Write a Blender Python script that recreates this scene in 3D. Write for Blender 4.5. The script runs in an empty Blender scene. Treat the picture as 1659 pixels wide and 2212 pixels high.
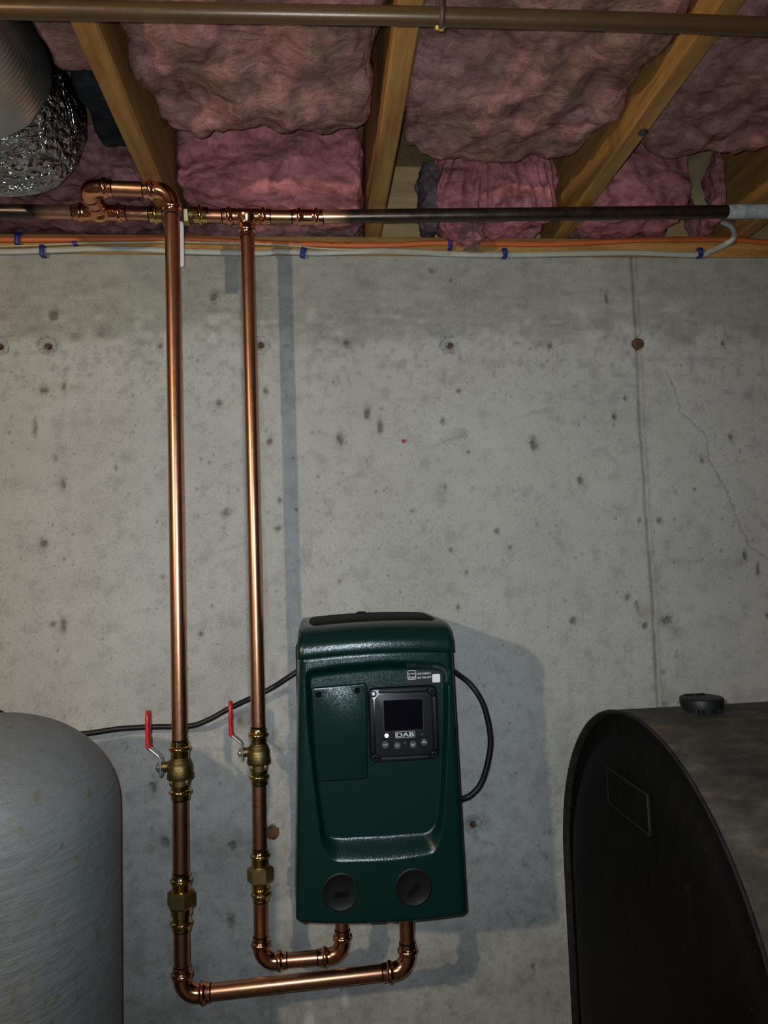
import bpy, bmesh, math, random
import numpy as np
from mathutils import Vector, Matrix, noise

# ------------------------------------------------------------------ camera, world, lights, exposure
scene = bpy.context.scene
COL = scene.collection
PI = math.pi

cam_d = bpy.data.cameras.new('camera')
cam = bpy.data.objects.new('camera', cam_d)
COL.objects.link(cam)
RIGHT = Vector((0.9954, -0.0894, -0.0339))
UP = Vector((0.0268, -0.0794, 0.9965))
FWD = Vector((0.0917, 0.9928, 0.0767))
CAM = Vector((0.0, -1.65, 1.45))
m = Matrix((( RIGHT.x, UP.x, -FWD.x, CAM.x), (RIGHT.y, UP.y, -FWD.y, CAM.y), (RIGHT.z, UP.z, -FWD.z, CAM.z), (0, 0, 0, 1)))
cam.matrix_world = m
cam_d.sensor_fit = 'HORIZONTAL'
cam_d.sensor_width = 36.0
cam_d.lens = 1550.0 / 1659.0 * 36.0
cam_d.clip_start = 0.02
scene.camera = cam

world = bpy.data.worlds.new('world')
scene.world = world
world.use_nodes = True
world.node_tree.nodes['Background'].inputs[0].default_value = (0.5, 0.6, 0.7, 1)
world.node_tree.nodes['Background'].inputs[1].default_value = 0.01

# the phone's flash, a couple of centimetres beside the lens
fl = bpy.data.lights.new('phone_flash', 'SPOT')
fl.energy = 51.0
fl.color = (0.76, 0.90, 1.0)
fl.spot_size = math.radians(108)
fl.spot_blend = 1.0
fl.shadow_soft_size = 0.005
flo = bpy.data.objects.new('phone_flash', fl)
COL.objects.link(flo)
mf = m.copy()
mf.translation = CAM - RIGHT * 0.014 + UP * 0.012
flo.matrix_world = mf

# the basement's bare bulb, behind and to the left of the photographer
lb = bpy.data.lights.new('ceiling_bulb', 'POINT')
lb.energy = 66.0
lb.color = (1.0, 0.83, 0.58)
lb.shadow_soft_size = 0.03
lbo = bpy.data.objects.new('ceiling_bulb', lb)
COL.objects.link(lbo)
lbo.location = (-1.21, -2.2, 1.90)

scene.view_settings.view_transform = 'Standard'
scene.view_settings.look = 'None'
scene.view_settings.gamma = 1.0
scene.view_settings.use_curve_mapping = False
scene.view_settings.exposure = 0.0

# ------------------------------------------------------------------ materials
MATS = {}
class NT:
    def __init__(s, name):
        s.m = bpy.data.materials.new(name); s.m.use_nodes = True
        s.t = s.m.node_tree; s.n = s.t.nodes; s.l = s.t.links
        s.b = s.n['Principled BSDF']
        MATS[name] = s.m
    def add(s, ty, **kw):
        n = s.n.new(ty)
        for k, v in kw.items():
            if k.startswith('in_'):
                key = k[3:]
                n.inputs[int(key) if key.isdigit() else key].default_value = v
            else: setattr(n, k, v)
        return n
    def link(s, a, b): s.l.new(a, b)
    def set(s, **kw):
        for k, v in kw.items(): s.b.inputs[k.replace('_', ' ')].default_value = v
    def coords(s, scale=(1, 1, 1)):
        tc = s.add('ShaderNodeTexCoord')
        mp = s.add('ShaderNodeMapping'); mp.inputs['Scale'].default_value = scale
        s.link(tc.outputs['Object'], mp.inputs['Vector'])
        return mp.outputs['Vector']
    def noise(s, vec, scale, detail=4, rough=0.55):
        n = s.add('ShaderNodeTexNoise', in_Scale=scale, in_Detail=detail, in_Roughness=rough)
        s.link(vec, n.inputs['Vector']); return n.outputs['Fac']
    def ramp(s, fac, stops):
        r = s.add('ShaderNodeValToRGB'); e = r.color_ramp.elements
        while len(e) < len(stops): e.new(0.5)
        for i, (p, c) in enumerate(stops):
            e[i].position = p; e[i].color = (c[0], c[1], c[2], 1) if not isinstance(c, float) else (c, c, c, 1)
        s.link(fac, r.inputs['Fac']); return r.outputs['Color']
    def mix(s, fac, a, b, mode='MIX'):
        x = s.add('ShaderNodeMix', data_type='RGBA', blend_type=mode)
        for v, i in ((fac, 0), (a, 6), (b, 7)):
            if hasattr(v, 'is_output'): s.link(v, x.inputs[i])
            elif i == 0: x.inputs[0].default_value = v
            else: x.inputs[i].default_value = (v[0], v[1], v[2], 1)
        return x.outputs[2]
    def bump(s, h, strength=0.3, dist=0.002):
        b = s.add('ShaderNodeBump', in_Strength=strength, in_Distance=dist)
        s.link(h, b.inputs['Height']); s.link(b.outputs['Normal'], s.b.inputs['Normal']); return b
    def color(s, c): s.link(c, s.b.inputs['Base Color'])
    def rough(s, c): s.link(c, s.b.inputs['Roughness'])

def simple(name, col, rough=0.5, metal=0.0, nscale=40, var=0.12, bump=0.0, spec=0.5):
    t = NT(name)
    v = t.coords()
    n = t.noise(v, nscale)
    t.color(t.ramp(n, [(0.3, [c * (1 - var) for c in col]), (0.7, [min(1, c * (1 + var)) for c in col])]))
    t.set(Roughness=rough, Metallic=metal)
    t.b.inputs['Specular IOR Level'].default_value = spec
    if bump: t.bump(n, bump)
    return t.m

# concrete (wall): base mottling in nodes, placed stains in vertex attributes
t = NT('concrete_wall')
v = t.coords()
big = t.noise(v, 3.2, 5, 0.6)
mid = t.noise(v, 22, 6, 0.65)
fine = t.noise(v, 190, 4, 0.7)
c = t.ramp(big, [(0.3, (0.40, 0.385, 0.36)), (0.7, (0.50, 0.485, 0.455))])
c = t.mix(0.50, c, t.ramp(mid, [(0.32, (0.55, 0.54, 0.53)), (0.50, (1, 1, 1)), (0.75, (1.0, 1.0, 0.98))]), 'MULTIPLY')
c = t.mix(0.75, c, t.ramp(fine, [(0.30, (0.52, 0.51, 0.50)), (0.45, (1, 1, 1)), (0.72, (1, 1, 1)), (0.8, (1.0, 1.0, 1.0))]), 'MULTIPLY')
vor = t.add('ShaderNodeTexVoronoi', in_Scale=62.0, in_Randomness=1.0); t.link(v, vor.inputs['Vector'])
speck = t.ramp(vor.outputs['Distance'], [(0.05, (0.45, 0.43, 0.40)), (0.13, (1, 1, 1))])
sel = t.ramp(t.noise(v, 9, 2), [(0.52, 0.0), (0.66, 0.8)])
c = t.mix(sel, c, t.mix(0.8, c, speck, 'MULTIPLY'))
gr = t.noise(v, 520, 3, 0.7)
c = t.mix(0.8, c, t.ramp(gr, [(0.30, (0.74, 0.74, 0.74)), (0.5, (1, 1, 1)), (0.7, (1.14, 1.14, 1.14))]), 'MULTIPLY')
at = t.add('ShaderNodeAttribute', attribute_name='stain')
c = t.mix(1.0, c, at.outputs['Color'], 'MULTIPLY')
t.color(c); t.set(Roughness=0.9); t.b.inputs['Specular IOR Level'].default_value = 0.2
hh = t.add('ShaderNodeMath', operation='ADD'); t.link(mid, hh.inputs[0]); t.link(fine, hh.inputs[1])
t.bump(hh.outputs[0], 0.25, 0.002)

t = NT('concrete_plain')
v = t.coords()
t.color(t.ramp(t.noise(v, 6, 6, 0.6), [(0.3, (0.09, 0.085, 0.08)), (0.7, (0.14, 0.135, 0.13))])); t.set(Roughness=0.9)

def wood(name, a, b, axis_scale, rough=0.65, knots=True):
    t = NT(name)
    v = t.coords(axis_scale)
    n1 = t.noise(v, 6.0, 6, 0.65)
    n2 = t.noise(v, 60.0, 3, 0.6)
    c = t.ramp(n1, [(0.28, a), (0.55, b), (0.75, [min(1, x * 1.18) for x in b])])
    c = t.mix(0.35, c, t.ramp(n2, [(0.35, (0.5, 0.45, 0.4)), (0.6, (1, 1, 1))]), 'MULTIPLY')
    if knots:
        v2 = t.coords((6, 1.6, 6))
        k = t.add('ShaderNodeTexVoronoi', in_Scale=1.3); t.link(v2, k.inputs['Vector'])
        c = t.mix(t.ramp(k.outputs['Distance'], [(0.03, 0.75), (0.10, 0.0)]), c, (0.09, 0.04, 0.015))
    t.color(c); t.set(Roughness=rough); t.b.inputs['Specular IOR Level'].default_value = 0.3
    t.bump(n2, 0.2, 0.0015)
    return t.m
wood('joist_wood', (0.23, 0.10, 0.026), (0.39, 0.195, 0.055), (9, 0.7, 9))
wood('sill_wood', (0.24, 0.11, 0.03), (0.45, 0.23, 0.07), (0.8, 9, 9))
wood('rim_wood', (0.38, 0.235, 0.10), (0.52, 0.33, 0.145), (0.7, 9, 9), knots=False)
wood('subfloor_wood', (0.16, 0.10, 0.05), (0.28, 0.18, 0.09), (0.8, 1.0, 9), knots=False)

def insulation(name, a, b, d):
    t = NT(name)
    v = t.coords()
    def dn(vec, sc, det, ro, dist):
        n = t.add('ShaderNodeTexNoise', in_Scale=sc, in_Detail=det, in_Roughness=ro, in_Distortion=dist)
        t.link(vec, n.inputs['Vector']); return n.outputs['Fac']
    n0 = dn(v, 7.0, 6, 0.60, 0.6)
    n1 = dn(t.coords((1.0, 1.7, 2.0)), 16, 6, 0.62, 0.7)
    n2 = dn(v, 90, 5, 0.7, 0.6)
    c = t.ramp(n0, [(0.32, d), (0.45, b), (0.58, a), (0.75, [min(1, x * 1.2) for x in a])])
    c = t.mix(0.9, c, t.ramp(n1, [(0.30, (0.36, 0.31, 0.29)), (0.44, (0.74, 0.70, 0.68)), (0.54, (1.0, 0.98, 0.97)), (0.68, (1.35, 1.32, 1.32))]), 'MULTIPLY')
    c = t.mix(0.6, c, t.ramp(n2, [(0.32, (0.52, 0.50, 0.50)), (0.55, (1, 1, 1)), (0.75, (1.2, 1.2, 1.2))]), 'MULTIPLY')
    t.color(c); t.set(Roughness=1.0); t.b.inputs['Specular IOR Level'].default_value = 0.03
    hh = t.add('ShaderNodeMath', operation='MULTIPLY_ADD'); t.link(n2, hh.inputs[0]); hh.inputs[1].default_value = 0.25; t.link(n1, hh.inputs[2])
    t.bump(hh.outputs[0], 0.55, 0.012)
    return t.m
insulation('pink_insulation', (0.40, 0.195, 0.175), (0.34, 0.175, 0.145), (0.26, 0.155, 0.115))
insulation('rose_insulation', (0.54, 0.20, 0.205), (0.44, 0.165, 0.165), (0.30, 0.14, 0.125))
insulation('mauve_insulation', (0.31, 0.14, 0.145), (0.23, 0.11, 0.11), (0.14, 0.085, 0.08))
insulation('dark_teal', (0.040, 0.045, 0.044), (0.026, 0.030, 0.031), (0.018, 0.021, 0.022))
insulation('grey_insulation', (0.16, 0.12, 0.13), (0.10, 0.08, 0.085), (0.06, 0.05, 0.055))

def copper(name, a, b, r0, r1, metal=1.0, axis=None):
    t = NT(name)
    v = t.coords()
    n = t.noise(v, 9, 4); n2 = t.noise(v, 120, 4, 0.7)
    c = t.ramp(n, [(0.3, a), (0.7, b)])
    t.color(c); t.set(Metallic=metal)
    t.rough(t.ramp(n2, [(0.3, r0), (0.75, r1)]))
    if axis:
        tg = t.add('ShaderNodeTangent', direction_type='RADIAL', axis=axis)
        t.link(tg.outputs['Tangent'], t.b.inputs['Tangent'])
        t.set(Anisotropic=0.0); t.b.inputs['Coat Weight'].default_value = 0.45; t.b.inputs['Coat Roughness'].default_value = 0.12; t.b.inputs['Anisotropic Rotation'].default_value = 0.25
    else:
        t.bump(n2, 0.03, 0.001)
    return t.m
copper('copper', (0.55, 0.255, 0.145), (0.64, 0.315, 0.185), 0.29, 0.36, 1.0, 'Z')
copper('copper_level', (0.55, 0.255, 0.145), (0.64, 0.315, 0.185), 0.29, 0.36, 1.0, 'X')
copper('copper_fitting', (0.76, 0.35, 0.20), (0.88, 0.45, 0.265), 0.14, 0.22)
copper('brass_bright', (0.70, 0.50, 0.16), (0.80, 0.60, 0.24), 0.10, 0.18)
copper('brass_cast', (0.15, 0.108, 0.044), (0.21, 0.155, 0.066), 0.42, 0.52)
copper('brass_hex', (0.40, 0.30, 0.12), (0.47, 0.36, 0.155), 0.34, 0.42)
copper('aged_pipe', (0.075, 0.055, 0.045), (0.11, 0.075, 0.055), 0.40, 0.55, 0.6)
copper('brown_pipe', (0.080, 0.042, 0.018), (0.105, 0.058, 0.026), 0.30, 0.40, 0.25)

# old pipe whose end was sanded bright before the new fitting was pressed on
def sanded(name, x_dark, x_clean):
    t = NT(name)
    tc = t.add('ShaderNodeTexCoord'); sp = t.add('ShaderNodeSeparateXYZ')
    t.link(tc.outputs['Object'], sp.inputs[0])
    n = t.noise(tc.outputs['Object'], 40, 4)
    mr = t.add('ShaderNodeMapRange'); mr.inputs['From Min'].default_value = x_dark; mr.inputs['From Max'].default_value = x_clean
    ad = t.add('ShaderNodeMath', operation='MULTIPLY_ADD'); t.link(n, ad.inputs[0]); ad.inputs[1].default_value = 0.012; ad.inputs[2].default_value = -0.006
    a2 = t.add('ShaderNodeMath', operation='ADD'); t.link(sp.outputs['X'], a2.inputs[0]); t.link(ad.outputs[0], a2.inputs[1])
    t.link(a2.outputs[0], mr.inputs['Value'])
    t.color(t.mix(mr.outputs['Result'], t.ramp(n, [(0.3, (0.07, 0.05, 0.042)), (0.7, (0.11, 0.075, 0.055))]), (0.66, 0.36, 0.21)))
    t.set(Metallic=0.85); t.rough(t.ramp(n, [(0.3, 0.28), (0.7, 0.42)]))
    return t.m
sanded('sanded_pipe_a', -0.575, -0.545)
sanded('sanded_pipe_b', 0.085, 0.045)

simple('matt_black', (0.004, 0.004, 0.0045), 0.9, spec=0.05)
simple('black_plastic', (0.0065, 0.0065, 0.007), 0.48, spec=0.22)
simple('black_gloss', (0.005, 0.005, 0.006), 0.26, spec=0.25)
simple('inlay_black', (0.006, 0.006, 0.007), 0.7, spec=0.1)
simple('panel_face', (0.011, 0.0115, 0.015), 0.42, spec=0.25)
simple('screen_glass', (0.003, 0.003, 0.006), 0.06, var=0.0)
simple('button_grey', (0.045, 0.046, 0.052), 0.45)
simple('print_white', (0.62, 0.64, 0.66), 0.5, var=0.02)
simple('print_silver', (0.50, 0.55, 0.57), 0.4, var=0.02)
simple('label_black', (0.016, 0.015, 0.019), 0.40, spec=0.25)
simple('rubber_cord', (0.009, 0.009, 0.010), 0.46, spec=0.4)
simple('red_vinyl', (0.50, 0.012, 0.018), 0.34, nscale=25)
simple('white_vinyl', (0.62, 0.62, 0.60), 0.35, var=0.04)
simple('blue_print', (0.05, 0.16, 0.52), 0.5)
simple('zinc', (0.62, 0.63, 0.64), 0.30, 0.9, var=0.08)
simple('dark_steel', (0.10, 0.10, 0.105), 0.35, 0.9)
simple('orange_cable', (0.50, 0.115, 0.028), 0.5, nscale=14)
simple('white_cable', (0.40, 0.385, 0.33), 0.5, nscale=14)
simple('tan_wire', (0.42, 0.40, 0.28), 0.55, nscale=14)
simple('blue_staple', (0.012, 0.02, 0.16), 0.4)
simple('yellow_brass', (0.50, 0.33, 0.05), 0.45, 0.5)
simple('hanger_steel', (0.10, 0.055, 0.04), 0.6, 0.4)
simple('kraft_paper', (0.34, 0.25, 0.13), 0.8, nscale=20)
simple('brown_paper', (0.12, 0.075, 0.05), 0.8, nscale=20)
simple('grey_tape', (0.33, 0.35, 0.36), 0.6, nscale=60, var=0.3, bump=0.5)
simple('rust', (0.10, 0.045, 0.018), 0.85, nscale=160, var=0.6)
simple('tie_cement', (0.32, 0.315, 0.30), 0.9, nscale=160, var=0.3, bump=0.6)
simple('red_paint', (0.42, 0.02, 0.035), 0.6)
simple('crumbs', (0.3, 0.2, 0.08), 0.9)
simple('bulb_socket', (0.5, 0.5, 0.48), 0.4)

# green moulded housing with a fine metallic fleck
t = NT('green_housing')
v = t.coords()
n = t.noise(v, 1700, 2, 0.6)
t.color(t.ramp(n, [(0.35, (0.0010, 0.0140, 0.0118)), (0.7, (0.0022, 0.0225, 0.0190))]))
t.set(Roughness=0.25)
vk = t.add('ShaderNodeTexVoronoi', in_Scale=1500.0); t.link(v, vk.inputs['Vector'])
sb = t.add('ShaderNodeVectorMath', operation='SUBTRACT'); t.link(vk.outputs['Color'], sb.inputs[0]); sb.inputs[1].default_value = (.5, .5, .5)
sc = t.add('ShaderNodeVectorMath', operation='SCALE'); t.link(sb.outputs[0], sc.inputs[0]); sc.inputs['Scale'].default_value = 0.17
ge = t.add('ShaderNodeNewGeometry')
ad = t.add('ShaderNodeVectorMath', operation='ADD'); t.link(sc.outputs[0], ad.inputs[0]); t.link(ge.outputs['Normal'], ad.inputs[1])
nm = t.add('ShaderNodeVectorMath', operation='NORMALIZE'); t.link(ad.outputs[0], nm.inputs[0]); t.link(nm.outputs[0], t.b.inputs['Normal'])
t.b.inputs['Specular IOR Level'].default_value = 0.45
simple('dark_housing', (0.006, 0.010, 0.009), 0.45)

# ribbed aluminium duct and crumpled foil tape
t = NT('duct_metal')
v = t.coords()
t.color(t.ramp(t.noise(v, 20, 3), [(0.3, (0.30, 0.30, 0.28)), (0.7, (0.40, 0.39, 0.36))]))
t.set(Metallic=0.9, Roughness=0.33)
t = NT('foil_tape')
v = t.coords()
n = t.add('ShaderNodeTexNoise', in_Scale=26.0, in_Detail=3.0, in_Roughness=0.45, in_Distortion=2.2); t.link(v, n.inputs['Vector'])
vo = t.add('ShaderNodeTexVoronoi', in_Scale=70.0); t.link(v, vo.inputs['Vector'])
hh = t.add('ShaderNodeMath', operation='MULTIPLY_ADD'); t.link(vo.outputs['Distance'], hh.inputs[0]); hh.inputs[1].default_value = 0.25; t.link(n.outputs['Fac'], hh.inputs[2])
t.color(t.ramp(n.outputs['Fac'], [(0.3, (0.30, 0.32, 0.35)), (0.7, (0.52, 0.54, 0.57))]))
t.set(Metallic=1.0, Roughness=0.13); t.bump(hh.outputs[0], 1.0, 0.022)

# grey painted pressure tank: filament-wound texture and yellowish weeping
t = NT('grey_tank')
v = t.coords((3, 3, 1.0))
v2 = t.coords((1.2, 1.2, 5.0))
n1 = t.noise(t.coords(), 4, 5, 0.6); n2 = t.noise(v2, 14, 6, 0.6); n3 = t.noise(t.coords((4, 4, 3.0)), 13, 5, 0.65)
c = t.ramp(n1, [(0.3, (0.145, 0.154, 0.157)), (0.7, (0.205, 0.217, 0.222))])
c = t.mix(t.ramp(n3, [(0.58, 0.0), (0.68, 0.8)]), c, (0.15, 0.13, 0.065))
t.color(c); t.set(Roughness=0.46)
t.bump(n2, 0.5, 0.010)

# black oil tank with rust and scuffs
def tank_black(name, base, rust, edge=0.0):
    t = NT(name)
    v = t.coords()
    n1 = t.noise(v, 5, 5, 0.65); n2 = t.noise(t.coords((2.5, 6, 6)), 5, 6, 0.7); n3 = t.noise(v, 150, 3, 0.6)
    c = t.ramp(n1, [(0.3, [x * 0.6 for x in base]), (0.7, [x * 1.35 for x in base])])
    ns = t.noise(t.coords((5, 14, 3)), 4, 6, 0.65)
    c = t.mix(0.8, c, t.ramp(ns, [(0.35, (0.55, 0.55, 0.56)), (0.55, (1, 1, 1)), (0.68, (1.7, 1.65, 1.6))]), 'MULTIPLY')
    tc = t.add('ShaderNodeTexCoord'); sp_ = t.add('ShaderNodeSeparateXYZ'); t.link(tc.outputs['Object'], sp_.inputs[0])
    mr = t.add('ShaderNodeMapRange'); mr.inputs['From Min'].default_value = 0.457; mr.inputs['From Max'].default_value = 0.53; mr.inputs['To Min'].default_value = edge; mr.inputs['To Max'].default_value = 0.0
    t.link(sp_.outputs['X'], mr.inputs['Value'])
    ad = t.add('ShaderNodeMath', operation='ADD'); t.link(n2, ad.inputs[0]); t.link(mr.outputs['Result'], ad.inputs[1])
    c = t.mix(t.ramp(ad.outputs[0], [(rust, 0.0), (rust + 0.06, 0.75)]), c, (0.15, 0.075, 0.028))
    sp = t.noise(v, 420, 1, 0.5)
    c = t.mix(t.ramp(sp, [(0.78, 0.0), (0.82, 0.5)]), c, (0.22, 0.20, 0.18))
    t.color(c); t.set(Roughness=0.62); t.bump(n3, 0.3, 0.001)
    t.b.inputs['Specular IOR Level'].default_value = 0.14
    return t.m
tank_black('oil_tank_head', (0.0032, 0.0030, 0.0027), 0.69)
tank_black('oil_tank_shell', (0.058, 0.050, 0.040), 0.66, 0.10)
simple('tank_rim', (0.012, 0.0105, 0.009), 0.7, nscale=60, var=0.6, spec=0.2)

t = NT('led_white'); t.set(Emission_Strength=6.0); t.b.inputs['Emission Color'].default_value = (0.75, 0.82, 1, 1)

# ------------------------------------------------------------------ builders
ROOTLOC = {}
def tag(o, label, cat, group=None):
    o['label'] = label; o['category'] = cat
    if group: o['group'] = group
    return o
def thing(name, label, cat, loc, group=None):
    o = bpy.data.objects.new(name, None); COL.objects.link(o)
    o.location = loc; o.empty_display_size = 0.05
    tag(o, label, cat, group)
    return o
def wloc(o):
    p = Vector(o.location)
    while o.parent: o = o.parent; p = p + Vector(o.location)
    return p
def from_mesh(name, me, mat, parent=None, smooth=True):
    o = bpy.data.objects.new(name, me); COL.objects.link(o)
    if mat is not None and not me.materials: me.materials.append(MATS[mat])
    if smooth: me.polygons.foreach_set('use_smooth', [True] * len(me.polygons))
    if parent is not None:
        o.parent = parent
        o.location = -wloc(parent)
    return o
def pyd(name, verts, faces, mat, parent=None, smooth=True):
    me = bpy.data.meshes.new(name); me.from_pydata([tuple(x) for x in verts], [], [tuple(f) for f in faces]); me.update()
    return from_mesh(name, me, mat, parent, smooth)
def bmobj(name, bm, mat, parent=None, smooth=True):
    bmesh.ops.recalc_face_normals(bm, faces=bm.faces)
    me = bpy.data.meshes.new(name); bm.to_mesh(me); bm.free()
    return from_mesh(name, me, mat, parent, smooth)
def autosmooth(o, ang=35):
    me = o.data
    bm = bmesh.new(); bm.from_mesh(me)
    for e in bm.edges:
        e.smooth = not (len(e.link_faces) == 2 and e.calc_face_angle(0) > math.radians(ang))
    bm.to_mesh(me); bm.free()
    return o
def box(name, x0, x1, y0, y1, z0, z1, mat, parent=None, bev=0.0, seg=2):
    bm = bmesh.new()
    bmesh.ops.create_cube(bm, size=1.0)
    for v in bm.verts:
        v.co = Vector((x0 + (v.co.x + .5) * (x1 - x0), y0 + (v.co.y + .5) * (y1 - y0), z0 + (v.co.z + .5) * (z1 - z0)))
    if bev: bmesh.ops.bevel(bm, geom=bm.edges[:], offset=bev, segments=seg, affect='EDGES', profile=0.5)
    return autosmooth(bmobj(name, bm, mat, parent, bool(bev)), 50) if bev else bmobj(name, bm, mat, parent, False)

def sweep(name, path, radii, mat, parent=None, seg=24, caps=True, ref=None, flat=1.0, hexamp=None, smooth=True, twist=0.0, axis=None):
    path = [Vector(p) for p in path]; n = len(path)
    if not hasattr(radii, '__len__'): radii = [radii] * n
    tang = []
    for i in range(n):
        d = path[min(i + 1, n - 1)] - path[max(i - 1, 0)]
        if d.length < 1e-9: d = tang[-1] if tang else Vector((0, 0, 1))
        tang.append(d.normalized())
    if axis is not None: tang = [Vector(axis)] * n
    r0 = Vector(ref) if ref is not None else None
    t0 = tang[0]
    a = r0 if r0 is not None else (Vector((0, 1, 0)) if abs(t0.y) < 0.9 else Vector((1, 0, 0)))
    nrm = (a - t0 * a.dot(t0)).normalized()
    verts = []; faces = []
    for i in range(n):
        if i:
            if r0 is not None: nrm = (r0 - tang[i] * r0.dot(tang[i])).normalized()
            else: nrm = (nrm - tang[i] * nrm.dot(tang[i])).normalized()
        bn = tang[i].cross(nrm)
        for k in range(seg):
            th = 2 * PI * k / seg + twist
            r = radii[i]
            if hexamp and hexamp[i]: r *= 1 + hexamp[i] * math.cos(6 * th)
            verts.append(path[i] + nrm * (r * flat * math.cos(th)) + bn * (r * math.sin(th)))
    for i in range(n - 1):
        for k in range(seg):
            k2 = (k + 1) % seg
            faces.append((i * seg + k, i * seg + k2, (i + 1) * seg + k2, (i + 1) * seg + k))
    if caps:
        faces.append(tuple(range(seg - 1, -1, -1)))
        faces.append(tuple((n - 1) * seg + k for k in range(seg)))
    o = pyd(name, verts, faces, mat, parent, smooth)
    bm = bmesh.new(); bm.from_mesh(o.data); bmesh.ops.recalc_face_normals(bm, faces=bm.faces); bm.to_mesh(o.data); bm.free()
    return autosmooth(o, 48)
def lathe(name, base, axis, prof, mat, parent=None, seg=32, hexamp=None, caps=True):
    base = Vector(base); axis = Vector(axis).normalized()
    return sweep(name, [base + axis * s for s, r in prof], [r for s, r in prof], mat, parent, seg, caps, hexamp=hexamp, axis=axis)
def catmull(pts, sub=8):
    pts = [Vector(p) for p in pts]
    P = [pts[0] * 2 - pts[1]] + pts + [pts[-1] * 2 - pts[-2]]
    out = []
    for i in range(1, len(P) - 2):
        for j in range(sub):
            u = j / sub
            p0, p1, p2, p3 = P[i - 1], P[i], P[i + 1], P[i + 2]
            out.append(0.5 * ((2 * p1) + (p2 - p0) * u + (2 * p0 - 5 * p1 + 4 * p2 - p3) * u * u + (3 * p1 - p0 - 3 * p2 + p3) * u ** 3))
    out.append(pts[-1]); return out
def prism(name, poly, y0, y1, mat, parent=None, bev=0.0, smooth=False):
    """polygon in (x, z) extruded from y0 (front) to y1 (back)"""
    bm = bmesh.new()
    a = [bm.verts.new((x, y0, z)) for x, z in poly]
    f = bm.faces.new(a)
    r = bmesh.ops.extrude_face_region(bm, geom=[f])
    for v in r['geom']:
        if isinstance(v, bmesh.types.BMVert): v.co.y = y1
    if bev:
        ed = [e for e in bm.edges if all(abs(v.co.y - y0) < 1e-7 for v in e.verts)]
        bmesh.ops.bevel(bm, geom=ed, offset=bev, segments=2, affect='EDGES', profile=0.5)
    o = bmobj(name, bm, mat, parent, smooth or bool(bev))
    return autosmooth(o, 40)
def rrect(x0, x1, z0, z1, r, n=5):
    out = []
    for cx, cz, a0 in ((x1 - r, z1 - r, 0), (x0 + r, z1 - r, 90), (x0 + r, z0 + r, 180), (x1 - r, z0 + r, 270)):
        for i in range(n + 1):
            a = math.radians(a0 + 90 * i / n); out.append((cx + r * math.cos(a), cz + r * math.sin(a)))
    return out
def rpoly(pts, r, n=5):
    """round the corners of a polygon"""
    out = []
    N = len(pts)
    for i in range(N):
        p = Vector(pts[i]); a = (Vector(pts[i - 1]) - p); b = (Vector(pts[(i + 1) % N]) - p)
        rr = min(r, a.length * .45, b.length * .45)
        A = p + a.normalized() * rr; B = p + b.normalized() * rr
        for k in range(n + 1):
            u = k / n
            q = A * (1 - u) ** 2 + p * 2 * u * (1 - u) + B * u * u
            out.append((q.x, q.y))
    return out
def disc(cx, cz, r, n=24): return [(cx + r * math.cos(2 * PI * k / n), cz + r * math.sin(2 * PI * k / n)) for k in range(n)]
def text(name, body, cx, cz, width, height, y, mat, parent, shear=0.0):
    cu = bpy.data.curves.new(name, 'FONT'); cu.body = body; cu.size = 1.0; cu.extrude = 0.0; cu.shear = shear
    tmp = bpy.data.objects.new(name + '_tmp', cu); COL.objects.link(tmp)
    dg = bpy.context.evaluated_depsgraph_get(); dg.update()
    me = bpy.data.meshes.new_from_object(tmp.evaluated_get(dg))
    bpy.data.objects.remove(tmp)
    co = np.zeros(len(me.vertices) * 3); me.vertices.foreach_get('co', co); co = co.reshape(-1, 3)
    mn, mx = co.min(0), co.max(0)
    sx = width / max(1e-6, mx[0] - mn[0]); sz = height / max(1e-6, mx[1] - mn[1])
    new = np.zeros_like(co)
    new[:, 0] = cx + (co[:, 0] - (mn[0] + mx[0]) / 2) * sx
    new[:, 2] = cz + (co[:, 1] - (mn[1] + mx[1]) / 2) * sz
    new[:, 1] = y
    me.vertices.foreach_set('co', new.ravel()); me.materials.clear(); me.update()
    bm = bmesh.new(); bm.from_mesh(me)
    r = bmesh.ops.extrude_face_region(bm, geom=bm.faces[:])
    for g in r['geom']:
        if isinstance(g, bmesh.types.BMVert): g.co.y += 0.0004
    bmesh.ops.recalc_face_normals(bm, faces=bm.faces)
    bm.to_mesh(me); bm.free()
    return from_mesh(name, me, mat, parent, False)

# ------------------------------------------------------------------ setting: walls, floor, ceiling
rng = np.random.default_rng(7)
def structure(o): o['kind'] = 'structure'; return o

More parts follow.
